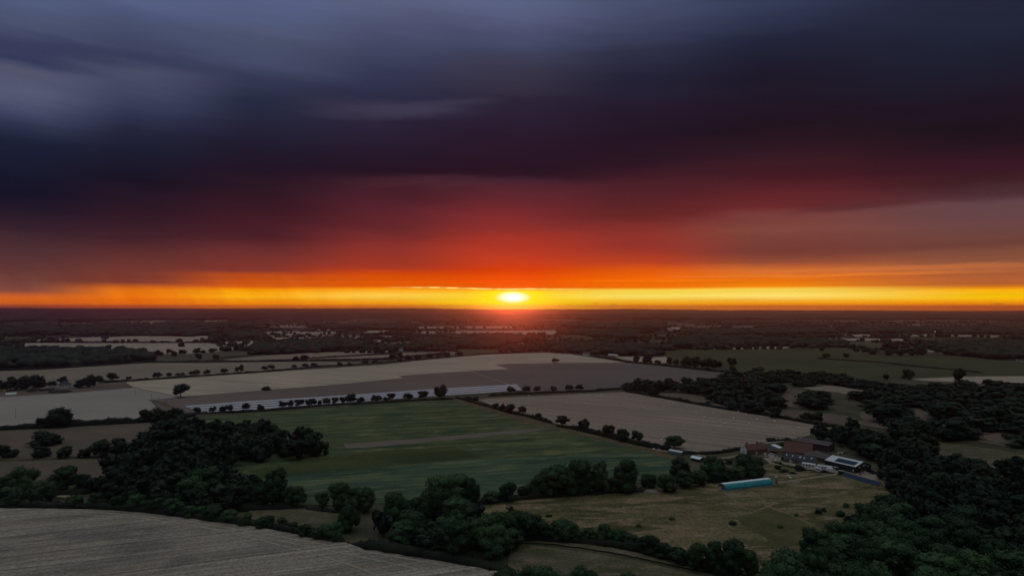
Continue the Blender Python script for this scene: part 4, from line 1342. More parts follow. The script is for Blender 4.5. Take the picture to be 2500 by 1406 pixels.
# ------------------------------------------------------------------ plastic crop covers
M['plastic'] = simple('crop_cover_plastic', (0.42, 0.46, 0.54), 0.45, 0.06, 0.2, 0.4)
top = [(450, 992), (620, 979), (845, 965.5), (1055, 950.5), (1180, 943.5), (1262, 938.5)]
bot = [(500, 1011), (640, 1001), (845, 984), (1055, 969), (1180, 961.5), (1275, 953.5)]
NS = 4
PL = ['narrow top strip of pale plastic crop cover', 'second strip of plastic crop cover from the top', 'third strip of plastic crop cover from the top',
      'bottom strip of plastic crop cover next to the hedge trees']
for s in range(NS):
    t0, t1 = (s + 0.0) / NS, (s + 0.60) / NS
    A = [P(*a).lerp(P(*b), t0) for a, b in zip(top, bot)]
    B = [P(*a).lerp(P(*b), t1) for a, b in zip(top, bot)]
    V, Q = [], []
    NX = 5
    for a, b in zip(A, B):
        for j in range(NX):
            u = j / (NX - 1)
            q = a.lerp(b, u)
            V.append((q.x, q.y, 0.45 + 0.25 * math.sin(math.pi * u)))
        V.append((a.x, a.y, 0.0))
        V.append((b.x, b.y, 0.0))
    st_ = NX + 2
    for i in range(len(A) - 1):
        o = i * st_
        for j in range(NX - 1):
            Q.append((o + j, o + j + 1, o + st_ + j + 1, o + st_ + j))
        Q.append((o + NX, o, o + st_, o + st_ + NX))
        Q.append((o + NX - 1, o + NX + 1, o + st_ + NX + 1, o + st_ + NX - 1))
    me = bpy.data.meshes.new('crop_cover')
    me.from_pydata(V, [], Q)
    me.materials.append(M['plastic'])
    link_mesh('crop_cover', me, label=PL[s], cat='crop cover', group='long plastic crop covers')

# ------------------------------------------------------------------ straw bales
M['straw'] = simple('straw', (0.62, 0.55, 0.44), 0.95, 0.15, 3.0)


def bale_mesh():
    b = MB()
    n = 14
    r, hw = 0.85, 0.70
    prof = [(-hw, 0.0), (-hw, r * 0.55), (-hw, r * 0.9), (-hw + 0.08, r), (hw - 0.08, r), (hw, r * 0.9), (hw, r * 0.55), (hw, 0.0)]
    vs = []
    for x, rad in prof:
        for i in range(n):
            t = 2 * math.pi * i / n
            vs.append((x, rad * math.cos(t), r + rad * math.sin(t)))
    fs = []
    for k in range(len(prof) - 1):
        for i in range(n):
            j = (i + 1) % n
            fs.append((k * n + i, k * n + j, (k + 1) * n + j, (k + 1) * n + i))
    b.add(vs, fs)
    me = bpy.data.meshes.new('straw_bale')
    me.from_pydata(b.v, [], b.f)
    me.materials.append(M['straw'])
    return me


BM = bale_mesh()
bz = [(822, 870), (867, 898), (897, 880), (995, 907), (1078, 945), (1242, 930), (1258, 888), (1290, 998), (1490, 985), (1600, 1028), (1582, 957), (1705, 995),
      (1850, 1010), (1790, 1048), (1950, 1050), (1870, 1090), (2195, 1042), (2270, 1068), (2150, 1100), (2015, 1132), (2068, 1157), (2378, 1113), (2302, 1157),
      (1465, 1312), (265, 1027), (200, 886)]
bales = [(1240 + x / 3.906, 741.5 + y / 3.906) for x, y in bz] + [(1860 + x / 3.906, 741.5 + y / 3.906) for x, y in ((123, 1130), (193, 1195), (347, 1193), (293, 1245))]
bales.sort(key=lambda q: q[0])
for i, (x, y) in enumerate(bales):
    zone = 'at the top' if y < 975 else 'in the upper part' if y < 1000 else 'in the middle' if y < 1030 else 'in the lower corner'
    lb = f'pale round straw bale {zone} of the bale field, {ORD[i] if i < len(ORD) else "second last" if i == len(bales) - 2 else "last"} from left'
    o = link_mesh('straw_bale', BM, loc=P(x, y), label=lb, cat='straw bale', group='round bales on the stubble')
    o.rotation_euler[2] = rt.uniform(0, 3.1)

# ------------------------------------------------------------------ buildings
M['black_clad'] = simple('black_cladding', (0.016, 0.018, 0.021), 0.6, 0.15, 1.5, 0.3, ribs=('X', 3.0, 0.2))
M['dark_brown'] = simple('brown_boarding', (0.055, 0.040, 0.034), 0.85, 0.2, 1.5, ribs=('X', 2.0, 0.15))
M['pale_roof'] = simple('pale_grey_sheet_roof', (0.50, 0.55, 0.60), 0.5, 0.06, 1.0, 0.4, ribs=('X', 4.0, 0.04))
M['solar'] = simple('solar_glass', (0.010, 0.032, 0.070), 0.55, 0.1, 0.6, 0.1)
M['slate'] = simple('black_blue_slate', (0.035, 0.044, 0.065), 0.7, 0.12, 1.0)
M['stone'] = simple('tan_stone', (0.20, 0.165, 0.125), 0.95, 0.3, 1.4)
M['red_tile'] = simple('red_clay_tile', (0.115, 0.058, 0.047), 0.85, 0.18, 1.2, ribs=('X', 4.0, 0.1))
M['grey_tile'] = simple('grey_brown_tile', (0.090, 0.078, 0.080), 0.9, 0.25, 1.5)
M['purple_roof'] = simple('weathered_purple_roof', (0.088, 0.072, 0.085), 0.85, 0.12, 0.8)
M['red_wall'] = simple('dark_red_boards', (0.070, 0.034, 0.034), 0.9, 0.2, 1.5, ribs=('X', 3.0, 0.2))
M['white_wall'] = simple('white_render', (0.66, 0.70, 0.74), 0.8, 0.06, 1.0)
M['white_paint'] = simple('white_paint', (0.62, 0.65, 0.68), 0.5, 0.05, 1.0)
M['teal'] = simple('teal_sheet', (0.010, 0.225, 0.280), 0.55, 0.22, 0.7, 0.3, ribs=('X', 0.35, 0.14))
M['teal_dk'] = simple('dull_teal_sheet', (0.045, 0.105, 0.135), 0.55, 0.1, 0.8)
M['white_sheet'] = simple('white_sheet', (0.62, 0.74, 0.78), 0.5, 0.05, 0.8)
M['lt_wall'] = simple('pale_blue_wall', (0.30, 0.36, 0.42), 0.6, 0.1, 0.8)
M['glass'] = simple('dark_glass', (0.02, 0.025, 0.035), 0.2, 0.05, 1.0, 0.6)
M['skylight'] = simple('skylight_glass', (0.55, 0.62, 0.70), 0.3, 0.05, 1.0, 0.6)
M['galv'] = simple('galvanised_steel', (0.22, 0.25, 0.28), 0.45, 0.12, 1.0, 0.5)
M['wood'] = simple('weathered_wood', (0.10, 0.085, 0.07), 0.95, 0.2, 2.0)
M['pale_wood'] = simple('pale_planks', (0.30, 0.25, 0.18), 0.95, 0.15, 2.0)
M['brick'] = simple('red_brick', (0.13, 0.065, 0.05), 0.95, 0.2, 3.0)
M['tyre'] = simple('tyre_rubber', (0.012, 0.012, 0.012), 0.9, 0.1, 3.0)
M['green_paint'] = simple('dark_green_paint', (0.015, 0.045, 0.045), 0.6, 0.1, 1.0)
M['blue_paint'] = simple('light_blue_car_paint', (0.28, 0.38, 0.50), 0.3, 0.04, 1.0, 0.5)
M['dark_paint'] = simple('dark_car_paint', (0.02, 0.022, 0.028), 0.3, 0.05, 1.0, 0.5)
M['yellow'] = simple('yellow_paint', (0.30, 0.30, 0.05), 0.5, 0.1, 1.0)
M['rubble'] = simple('rubble', (0.19, 0.155, 0.145), 0.95, 0.45, 1.2)
M['dirt'] = simple('dark_earth', (0.03, 0.028, 0.024), 0.95, 0.3, 1.2)


class House:
    """frame of a building: x runs from the front left to the front right corner, y into the building"""

    def __init__(s, name, A, B, label, cat, depth, group=None):
        a, b = P(*A), P(*B)
        d = b - a
        s.L = d.length
        s.D = depth
        s.root = empty(name, a, math.atan2(d.y, d.x), label=label, cat=cat, group=group)

    def walls(s, he, hr, mat, name='wall', axis='x'):
        b = MB()
        if axis == 'x':          # ridge runs along x
            b.prism([(0, 0), (s.D, 0), (s.D, he), (s.D / 2, hr), (0, he)], 0, s.L, 'x')
        else:
            b.prism([(0, 0), (s.L, 0), (s.L, he), (s.L / 2, hr), (0, he)], 0, s.D, 'y')
        s.he, s.hr = he, hr
        return b.build(name, M[mat], s.root)

    def boxwall(s, he, mat, name='wall'):
        b = MB()
        b.box(0, s.L, 0, s.D, 0, he)
        return b.build(name, M[mat], s.root)

    def gable(s, mat, over=0.35, th=0.16, name='roof'):
        b = MB()
        sl = (s.hr - s.he) / (s.D / 2)
        e = s.he - over * sl
        g = 0.03
        b.prism([(-over, e + g), (s.D / 2, s.hr + g), (s.D + over, e + g), (s.D + over, e + g + th), (s.D / 2, s.hr + g + th), (-over, e + g + th)], -over, s.L + over, 'x')
        return b.build(name, M[mat], s.root)

    def hip(s, mat, he, hr, inset, over=0.35, name='roof'):
        b = MB()
        o = over
        z = he
        vs = [(-o, -o, z), (s.L + o, -o, z), (s.L + o, s.D + o, z), (-o, s.D + o, z), (inset, s.D / 2, hr), (s.L - inset, s.D / 2, hr),
              (-o, -o, z - .15), (s.L + o, -o, z - .15), (s.L + o, s.D + o, z - .15), (-o, s.D + o, z - .15)]
        b.add(vs, [(0, 1, 5, 4), (1, 2, 5), (2, 3, 4, 5), (3, 0, 4), (6, 9, 8, 7), (0, 6, 7, 1), (1, 7, 8, 2), (2, 8, 9, 3), (3, 9, 6, 0)])
        return b.build(name, M[mat], s.root)

    def part(s, name, mat, x0, x1, y0, y1, z0, z1, parent=None):
        b = MB()
        b.box(x0, x1, y0, y1, z0, z1)
        return b.build(name, M[mat], parent or s.root)

    def on_roof(s, name, mat, x0, x1, t0, t1, th=0.10, parent=None):
        """slab lying on the front slope; t = 0 at the eave, 1 at the ridge"""
        b = MB()
        off = 0.03 + 0.16

        def q(x, t, k):
            return (x, t * s.D / 2, s.he + (s.hr - s.he) * t + off + k)
        vs = [q(x0, t0, 0), q(x1, t0, 0), q(x1, t1, 0), q(x0, t1, 0), q(x0, t0, th), q(x1, t0, th), q(x1, t1, th), q(x0, t1, th)]
        b.add(vs, [(0, 3, 2, 1), (4, 5, 6, 7), (0, 1, 5, 4), (1, 2, 6, 5), (2, 3, 7, 6), (3, 0, 4, 7)])
        return b.build(name, M[mat], parent or s.root)


def window(h, x, z, w=0.9, ht=1.0, frame='white_paint'):
    f = h.part('window', frame, x - w / 2 - .07, x + w / 2 + .07, -0.06, -0.002, z - .07, z + ht + .07)
    h.part('pane', 'glass', x - w / 2, x + w / 2, -0.085, -0.061, z, z + ht, f)


def door(h, x, w=1.0, ht=2.1, mat='wood'):
    d = h.part('door', mat, x - w / 2, x + w / 2, -0.07, -0.002, 0, ht)
    h.part('handle', 'galv', x + w * .35, x + w * .4, -0.12, -0.071, ht * .48, ht * .52, d)


# black barn with pale roof and solar panels
h = House('barn', (2015, 1140), (2089, 1157.5), 'black clad barn with a pale roof carrying solar panels', 'barn', 14.5)
b = MB()
b.prism([(0, 1.3), (h.D, 1.3), (h.D, 4.4), (h.D / 2, 6.6), (0, 4.4)], 0, h.L, 'x')
h.he, h.hr = 4.4, 6.6
b.build('wall', M['black_clad'], h.root)
h.part('plinth', 'dark_brown', 0.06, h.L - .06, 0.06, h.D - .06, 0, 1.3)
h.gable('pale_roof', 0.3)
h.on_roof('solar_panel', 'solar', h.L * .27, h.L * .93, 0.10, 0.72, 0.08)
for k, yy in enumerate((3.0, 6.6, 8.2, 11.0)):
    b = MB()
    b.box(h.L + .002, h.L + .12, yy, yy + 1.3, 3.5 if k in (0, 3) else 4.3, 4.1 if k in (0, 3) else 4.9)
    b.build('vent', M['skylight'], h.root)
h.part('door', 'white_paint', h.L - 1.9, h.L - 1.3, -0.06, -0.002, 1.4, 2.7)
b = MB()
b.box(h.L + .002, h.L + .10, 4.5, 10.0, 0.0, 3.4)
b.build('door', M['dark_brown'], h.root)

# long stone barn with skylights
h = House('stone_barn', (1913, 1127), (1990, 1139), 'long stone barn with a black roof and six skylights', 'barn', 6.5)
h.walls(2.7, 5.6, 'stone')
h.gable('slate', 0.3)
for t, v in ((.07, .55), (.27, .50), (.495, .5), (.52, .5), (.64, .42), (.86, .58)):
    h.on_roof('skylight', 'skylight', h.L * t - .3, h.L * t + .3, v - .13, v + .13, 0.07)
h.part('black_end', 'black_clad', -1.6, -0.01, -0.2, h.D * .8, 0, 3.0)
for x in (2.0, 3.2, 6.5, 9.4, 12.0, 15.5):
    window(h, x, 0.9, 0.8, 1.1)
door(h, 8.0, 1.4, 2.2)
door(h, 4.4, 1.1, 2.2, 'white_paint')

# big red tiled barn behind it
h = House('tiled_barn', (1913, 1112), (1981, 1119), 'large barn with a steep red tiled roof behind the stone barn', 'barn', 13.0)
h.walls(3.0, 8.8, 'brick')
h.gable('red_tile', 0.3)
h.part('ridge_cap', 'brick', -.3, h.L + .3, h.D / 2 - .2, h.D / 2 + .2, 8.93, 9.12)
h.part('verge_board', 'pale_wood', h.L + .34, h.L + .5, -0.1, h.D / 2, 3.0, 3.3)
door(h, 6, 2.6, 2.7)

# grey hipped roof
h = House('cart_shed', (1962, 1124), (2020, 1130), 'low building with a grey brown hipped roof between the barns', 'shed', 11.0)
h.boxwall(2.8, 'dark_brown')
h.hip('grey_tile', 2.86, 6.1, 6.2)
door(h, 10, 2.0, 2.2)

# back shed
h = House('long_shed', (1941, 1090), (2023, 1103.5), 'long dark red shed with a weathered purple roof at the back of the yard', 'shed', 9.0)
h.walls(4.3, 6.2, 'red_wall')
h.gable('purple_roof', 0.4)
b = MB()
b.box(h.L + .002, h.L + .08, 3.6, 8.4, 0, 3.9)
b.build('door', M['dark_paint'], h.root)  # flat dark panel standing in for the shade inside the open gable end
b = MB()
b.box(h.L + .002, h.L + .14, 3.8, 5.0, 4.6, 5.6)
b.build('vent', M['skylight'], h.root)
h.part('post', 'brick', h.L - .3, h.L + .3, -.3, -.01, 0, 4.2)

# farmhouse
h = House('farmhouse', (1824, 1110.5), (1874, 1106.5), 'farmhouse with a white gable end and red tiled roof', 'house', 6.6)
h.walls(3.2, 6.3, 'brick')
rf = h.gable('red_tile', 0.25)
b = MB()
b.prism([(-.05, 0), (h.D + .05, 0), (h.D + .05, 3.25), (h.D / 2, 6.35), (-.05, 3.25)], -0.12, -0.002, 'x')
gw = b.build('gable_wall', M['white_wall'], h.root)
gw.location.x = -0.26
gw['label'] = 'white painted gable end'
for z in (4.1, 1.5):
    b = MB()
    b.box(-0.47, -0.385, h.D / 2 - .4, h.D / 2 + .4, z, z + .8)
    f = b.build('window', M['glass'], h.root)
for fx in (0.12, 0.62):
    c = h.part('chimney', 'brick', h.L * fx, h.L * fx + .8, h.D / 2 - .35, h.D / 2 + .35, 5.6, 7.9, rf)
for x in (3, 6, 9, 12):
    window(h, x, 1.0, 0.8, 1.0)
door(h, 7.5, 1.0, 2.0, 'white_paint')

# poultry house: teal sides, white crown
a, b_ = (1771.5, 1200), (1887, 1186)
h = House('poultry_house', (1771.5, 1200.5), (1887, 1186.5), 'long low poultry house with teal roof sides and a white ridge', 'poultry house', 6.2)
b = MB()
b.box(0, h.L, 0, h.D, 0, 0.95)
b.build('wall', M['lt_wall'], h.root)
b = MB()
D_ = h.D
b.prism([(-.15, .96), (D_ + .15, .96), (D_ + .1, 1.8), (D_ * .88, 3.1), (D_ * .66, 3.75), (D_ * .34, 3.75), (D_ * .12, 3.05), (-.1, 1.8)], 0.0, h.L, 'x')
b.build('roof', M['teal'], h.root)
b = MB()
b.prism([(D_ * .30, 3.64), (D_ * .34, 3.77), (D_ * .66, 3.77), (D_ * .88, 3.13), (D_ * .88, 3.20), (D_ * .66, 3.85), (D_ * .33, 3.85), (D_ * .28, 3.68)], 0.05, h.L - .05, 'x')
b.build('ridge_sheet', M['white_sheet'], h.root)
b = MB()
b.prism([(-.05, 1.0), (D_ + .05, 1.0), (D_, 1.8), (D_ * .86, 3.0), (D_ * .64, 3.68), (D_ * .36, 3.68), (D_ * .14, 3.0), (0, 1.8)], -0.08, -0.002, 'x')
b.build('end_panel', M['purple_roof'], h.root)
h.part('door', 'white_paint', -0.16, -0.082, D_ * .62, D_ * .80, 0.1, 1.8)
h.part('corner_post', 'white_paint', -0.14, -0.01, -.14, 0.1, 0, .95)
h.part('hatch', 'dark_paint', h.L * .36, h.L * .46, -0.05, -0.002, .30, .62)

# feed silo beside it
p = P(1895, 1186.5)
r_ = empty('feed_silo', p, 0.3, label='small grey feed silo on legs at the end of the poultry house', cat='silo')
b = MB()
b.tube((0, 0, 2.4), (0, 0, 5.2), 0.95, 0.95, 16)
b.tube((0, 0, 1.2), (0, 0, 2.4), 0.2, 0.95, 16)
b.build('tank', M['galv'], r_)
b = MB()
b.tube((0, 0, 5.2), (0, 0, 5.9), 0.97, 0.25, 16)
b.tube((0, 0, 5.9), (0, 0, 6.05), 0.28, 0.28, 10)
b.build('lid', M['lt_wall'], r_)
for sx in (-1, 1):
    for sy in (-1, 1):
        b = MB()
        b.tube((sx * .85, sy * .85, 0), (sx * .68, sy * .68, 3.2), 0.07, 0.07, 6)
        b.build('leg', M['galv'], r_)
b = MB()
for k in range(9):
    b.tube((-.25, -1.05, .5 + k * .5), (.25, -1.05, .5 + k * .5), .03, .03, 5)
b.tube((-.25, -1.05, 0), (-.25, -1.05, 5.2), .04, .04, 5)
b.tube((.25, -1.05, 0), (.25, -1.05, 5.2), .04, .04, 5)
b.build('ladder', M['galv'], r_)

# white water tanks
for x, y, lb in ((1925.5, 1165.5, 'upright white plastic tank by the dirt track'), (1930, 1168, 'squat white plastic tank beside the upright one')):
    r_ = empty('water_tank', P(x, y), 0.2, label=lb, cat='tank', group='white tanks by the track')
    b = MB()
    b.tube((0, 0, .12), (0, 0, 1.2 if x < 1928 else .8), .65, .6, 14)
    b.tube((0, 0, 1.2 if x < 1928 else .8), (0, 0, 1.35 if x < 1928 else .95), .6, .25, 14)
    b.build('tank', M['white_wall'], r_)
    b = MB()
    b.box(-.7, .7, -.7, .7, 0, .12)
    b.build('pallet', M['wood'], r_)

# teal quonset shed
h = House('tunnel_shed', (1630, 1105), (1664, 1111.5), 'rounded teal tin shed with a grey top by the hedge end', 'shed', 4.6)
prof = [(h.D / 2 + h.D / 2 * math.cos(math.pi * k / 12), 2.3 * math.sin(math.pi * k / 12)) for k in range(13)]
b = MB()
b.prism(prof, 0, h.L, 'x')
b.build('shell', M['teal_dk'], h.root)
tp = [(h.D / 2 + (h.D / 2 + .03) * math.cos(math.pi * k / 12), 2.34 * math.sin(math.pi * k / 12)) for k in range(4, 10)]
tp2 = [(h.D / 2 + (h.D / 2 + .09) * math.cos(math.pi * k / 12), 2.40 * math.sin(math.pi * k / 12)) for k in range(9, 3, -1)]
b = MB()
b.prism(tp + tp2, 0.3, h.L - .2, 'x')
b.build('roof_sheet', M['pale_roof'], h.root)
h.part('door', 'dark_paint', h.L + .002, h.L + .06, h.D * .3, h.D * .7, 0, 1.7)

# small shed, pale roof
h = House('small_shed', (1686, 1124), (1708, 1129), 'small shed with a pale sheet roof left of the farmhouse trees', 'shed', 4.6)
h.walls(2.0, 3.0, 'green_paint')
h.gable('white_sheet', 0.25)
b = MB()
b.box(h.L + .002, h.L + .06, 1.3, 3.2, 0, 1.8)
b.build('door', M['dark_paint'], h.root)

# lean-to with light panels
h = House('lean_to', (1888, 1107), (1910, 1103), 'open lean-to with light blue roof panels left of the tiled barn', 'shed', 6.0)
for xx in (0, h.L / 2, h.L - .15):
    for yy in (0, h.D - .15):
        h.part('post', 'wood', xx, xx + .15, yy, yy + .15, 0, 3.0)
b = MB()
b.prism([(-.2, 3.02), (h.D + .2, 3.9), (h.D + .2, 4.0), (-.2, 3.12)], -.2, h.L * .55, 'x')
b.build('roof', M['slate'], h.root)
b = MB()
b.prism([(-.2, 3.02), (h.D + .2, 4.3), (h.D + .2, 4.4), (-.2, 3.12)], h.L * .56, h.L + .2, 'x')
b.build('roof_panel', M['white_sheet'], h.root)

# static caravans
for A, B, lb in (((1958, 1140), (1989, 1144.5), 'long white static caravan in front of the stone barn'), ((1995, 1146), (2030, 1150.5), 'long white static caravan in front of the black barn')):
    h = House('static_caravan', A, B, lb, 'caravan', 3.2, 'static caravans')
    h.part('chassis', 'dark_paint', 0.3, h.L - .3, .3, h.D - .3, 0.1, 0.45)
    h.part('body', 'white_wall', 0, h.L, 0, h.D, 0.46, 2.6)
    b = MB()
    b.prism([(-.1, 2.61), (h.D + .1, 2.61), (h.D / 2, 2.95)], -.1, h.L + .1, 'x')
    b.build('roof', M['pale_roof'], h.root)
    for k in range(4):
        window(h, h.L * (.14 + .24 * k), 1.25, 0.9, 0.75, 'dark_paint')
    door(h, h.L * .5 + .25, .7, 2.2, 'lt_wall')
    b = MB()
    b.box(h.L * .38, h.L * .44, -0.9, -0.1, 0.0, .4)
    b.build('step', M['wood'], h.root)


def wheels(root, xs, ys, r, w, name='wheel'):
    for x in xs:
        for y in ys:
            b = MB()
            b.tube((x, y, r), (x, y + w, r), r, r, 14)
            wl = b.build(name, M['tyre'], root)
            b = MB()
            b.tube((x, y - .012, r), (x, y + w + .012, r), r * .5, r * .5, 10)
            b.build('rim', M['galv'], wl)


# touring caravan
h = House('touring_caravan', (1989, 1151), (2003, 1152.5), 'small rounded white touring caravan parked on the grass', 'caravan', 2.2)
L = h.L
b = MB()
b.prism([(0.3, .45), (L - .3, .45), (L, 1.1), (L - .12, 1.9), (L - .6, 2.45), (.6, 2.45), (.12, 1.9), (0, 1.1)], 0, h.D, 'y')
b.build('body', M['white_wall'], h.root)
for x in (L * .3, L * .68):
    window(h, x, 1.35, .7, .55, 'dark_paint')
wheels(h.root, (L * .5,), (-.05, h.D - .15), .32, .2)
b = MB()
b.tube((L, 1.1, .5), (L + 1.1, 1.1, .45), .06, .04, 6)
b.build('tow_bar', M['galv'], h.root)

# containers
for A, B, mat, lb in (((2032, 1149), (2044, 1151), 'dark_brown', 'dark box container at the left corner of the black barn'), ((2046, 1158), (2060, 1160), 'green_paint', 'dark green box container at the end of the dirt track')):
    h = House('container', A, B, lb, 'container', 2.4, 'box containers')
    b = MB()
    b.box(0, h.L, 0, h.D, .15, 2.3)
    for k in range(8):
        x = h.L * (k + .5) / 8
        b.box(x - .08, x + .08, -.05, -.002, .25, 2.2)
    b.build('body', M[mat], h.root)
    h.part('roof', 'galv', -.03, h.L + .03, -.06, h.D + .03, 2.31, 2.38)
    h.part('door', mat, h.L + .002, h.L + .06, .15, h.D - .15, .25, 2.2)

# ground solar array
a, b_ = P(2052, 1162), P(2140, 1187.5)
d = b_ - a
root = empty('solar_array', a, math.atan2(d.y, d.x), label='long ground mounted row of dark blue solar panels beside the farm drive', cat='solar panels')
L = d.length
NPN = 18
for k in range(NPN):
    x0, x1 = L * k / NPN + .04, L * (k + 1) / NPN - .04
    b = MB()
    b.add([(x0, 0, .5), (x1, 0, .5), (x1, 3.9, 1.9), (x0, 3.9, 1.9), (x0, 0, .56), (x1, 0, .56), (x1, 3.9, 1.96), (x0, 3.9, 1.96)],
          [(0, 3, 2, 1), (4, 5, 6, 7), (0, 1, 5, 4), (1, 2, 6, 5), (2, 3, 7, 6), (3, 0, 4, 7)])
    b.build('solar_panel', M['solar'], root)
b = MB()
for k in range(10):
    x = L * k / 9 * .98 + .1
    b.box(x, x + .08, .25, .33, 0, .56)
    b.box(x, x + .08, 3.5, 3.58, 0, 1.72)
b.box(0, L, .2, .26, .42, .49)
b.box(0, L, 3.5, 3.56, 1.6, 1.7)
b.build('frame', M['galv'], root)


# vehicles
def car(x, y, rz, mat, lb, van=False):
    r = empty('van' if van else 'parked_car', P(x, y), rz, label=lb, cat='van' if van else 'car', group='vehicles parked in the farmyard')
    L, W = (5.2, 2.0) if van else (4.3, 1.75)
    b = MB()
    if van:
        b.prism([(0, .35), (L, .35), (L, 1.1), (L - .9, 1.35), (L - 1.4, 2.1), (0.05, 2.15), (0, 1.2)], 0, W, 'y')
    else:
        b.prism([(0, .35), (L, .35), (L, .75), (L - 1.2, .95), (L - 1.25, .97), (.3, .97), (0, .9)], 0, W, 'y')
    b.build('body', M[mat], r)
    if not van:
        b = MB()
        b.prism([(.35, .98), (L - 1.3, .98), (L - 1.9, 1.4), (.9, 1.42)], .08, W - .08, 'y')
        b.build('window', M['glass'], r)
        b = MB()
        b.box(.95, L - 1.95, .12, W - .12, 1.425, 1.46)
        b.build('roof', M[mat], r)
    else:
        b = MB()
        b.box(L - 1.75, L - 1.25, -.02, -.002, 1.25, 1.8)
        b.build('window', M['glass'], r)
    wheels(r, (.8, L - .85), (-.02, W - .2), .33, .22)
    for yy in (.2, W - .45):
        b = MB()
        b.box(L + .002, L + .03, yy, yy + .25, .6, .75)
        b.build('headlight', M['skylight'], r)


car(1896, 1119.5, 0.5, 'blue_paint', 'light blue car parked at the left end of the stone barn')
car(1882, 1106, -0.1, 'dark_paint', 'dark car parked between farmhouse and lean-to')
car(1879, 1113, 0.2, 'white_paint', 'white car parked in the yard right of the farmhouse')
car(2007, 1153.5, -0.1, 'dark_paint', 'dark car parked right of the touring caravan')
car(2020, 1152, 0.0, 'white_paint', 'white van parked in front of the second static caravan', True)
car(2163, 1168, -0.7, 'white_paint', 'white van parked by the wood at the end of the drive', True)

# tractor on the heap side
r = empty('tractor', P(2131, 1160), 0.4, label='dark tractor standing beside the rubble heaps', cat='tractor')
b = MB()
b.prism([(0, .8), (3.6, .8), (3.6, 1.6), (1.7, 1.7), (0, 1.6)], .5, 1.4, 'y')
b.build('body', M['dark_paint'], r)
b = MB()
b.prism([(.1, 1.7), (1.6, 1.7), (1.4, 2.7), (.3, 2.7)], .3, 1.6, 'y')
b.build('cab', M['glass'], r)
for x, rad in ((.6, .85), (3.0, .5)):
    for y in (0, 1.55):
        b = MB()
        b.tube((x, y, rad), (x, y + .4, rad), rad, rad, 16)
        b.build('wheel', M['tyre'], r)
b = MB()
b.tube((2.6, .95, 1.6), (2.6, .95, 2.5), .05, .05, 6)
b.build('exhaust', M['galv'], r)

# hay trailer on the bale field
r = empty('farm_trailer', P(1873, 1078), 0.05, label='dark high sided farm trailer standing on the edge of the bale field', cat='trailer')
Lt = 6.4
b = MB()
b.box(0, Lt, 0, 2.3, .8, 1.0)
b.box(0, Lt, 0, .08, 1.0, 2.5)
b.box(0, Lt, 2.22, 2.3, 1.0, 2.5)
b.box(0, .08, .08, 2.22, 1.0, 2.5)
b.box(Lt - .08, Lt, .08, 2.22, 1.0, 2.5)
for k in range(6):
    x = Lt * (k + .5) / 6
    b.box(x, x + .1, -.06, -.002, .8, 2.5)
b.build('body', M['dark_brown'], r)
wheels(r, (1.2, 5.0), (.0, 2.0), .42, .28)
b = MB()
b.tube((Lt, 1.15, .8), (Lt + 1.3, 1.15, .5), .06, .05, 6)
b.build('tow_bar', M['galv'], r)

# leaning pale auger behind the yard
b = MB()
q0, q1 = P(2072, 1101), P(2058, 1101)
b.tube((0, 0, .3), (q1.x - q0.x, 1.0, 5.0), .14, .12, 8)
b.tube((q1.x * 0 + (q1.x - q0.x) * .55, .6, 0), ((q1.x - q0.x) * .55, .55, 2.8), .06, .06, 6)
b.build('grain_auger', M['pale_wood'], None, q0, label='pale pole-like grain auger leaning behind the yard', cat='grain auger')


# heaps
def heap(x, y, r, hgt, mat, lb, name='rubble_heap', seed=0):
    v, f = ICO[2]
    rs_ = np.random.RandomState(seed)
    V = v * np.array([r, r * .8, hgt]) * (1 + .22 * rs_.uniform(-1, 1, (len(v), 1)))
    V[:, 2] = np.where(V[:, 2] < 0, -.05, V[:, 2])
    me = arrays_to_mesh(name, V, f, np.zeros((0, 4), int), M[mat])
    return link_mesh(name, me, loc=P(x, y), label=lb, cat='heap', group='heaps in the yard')


heap(2111, 1157, 2.3, 1.6, 'rubble', 'left pinkish rubble heap by the barn corner', seed=1)
heap(2120, 1160, 2.6, 1.3, 'rubble', 'flat rubble heap between the tractor and the drive', seed=2)
heap(2137, 1154, 1.9, 1.8, 'rubble', 'rubble heap behind the tractor', seed=3)
heap(1608, 1098, 1.6, .8, 'rubble', 'pale heap of rubbish left of the rounded teal shed', seed=4)
heap(1596, 1096, 1.0, .6, 'white_wall', 'small white heap at the hedge end', seed=5)
heap(1590, 1203, 5.0, 1.6, 'meadow2_h' if False else 'rubble', 'weedy mound below the belt on the rough pasture', 'earth_mound', seed=6)
b = MB()
for k in range(5):
    b.box(0, 6.5, k * .32, k * .32 + .28, 0, .25 + .1 * (k % 2))
o = b.build('plank_stack', M['pale_wood'], None, P(1877, 1135), label='pale stack of long planks on the grass left of the stone barn', cat='plank stack')
o.rotation_euler[2] = 0.75

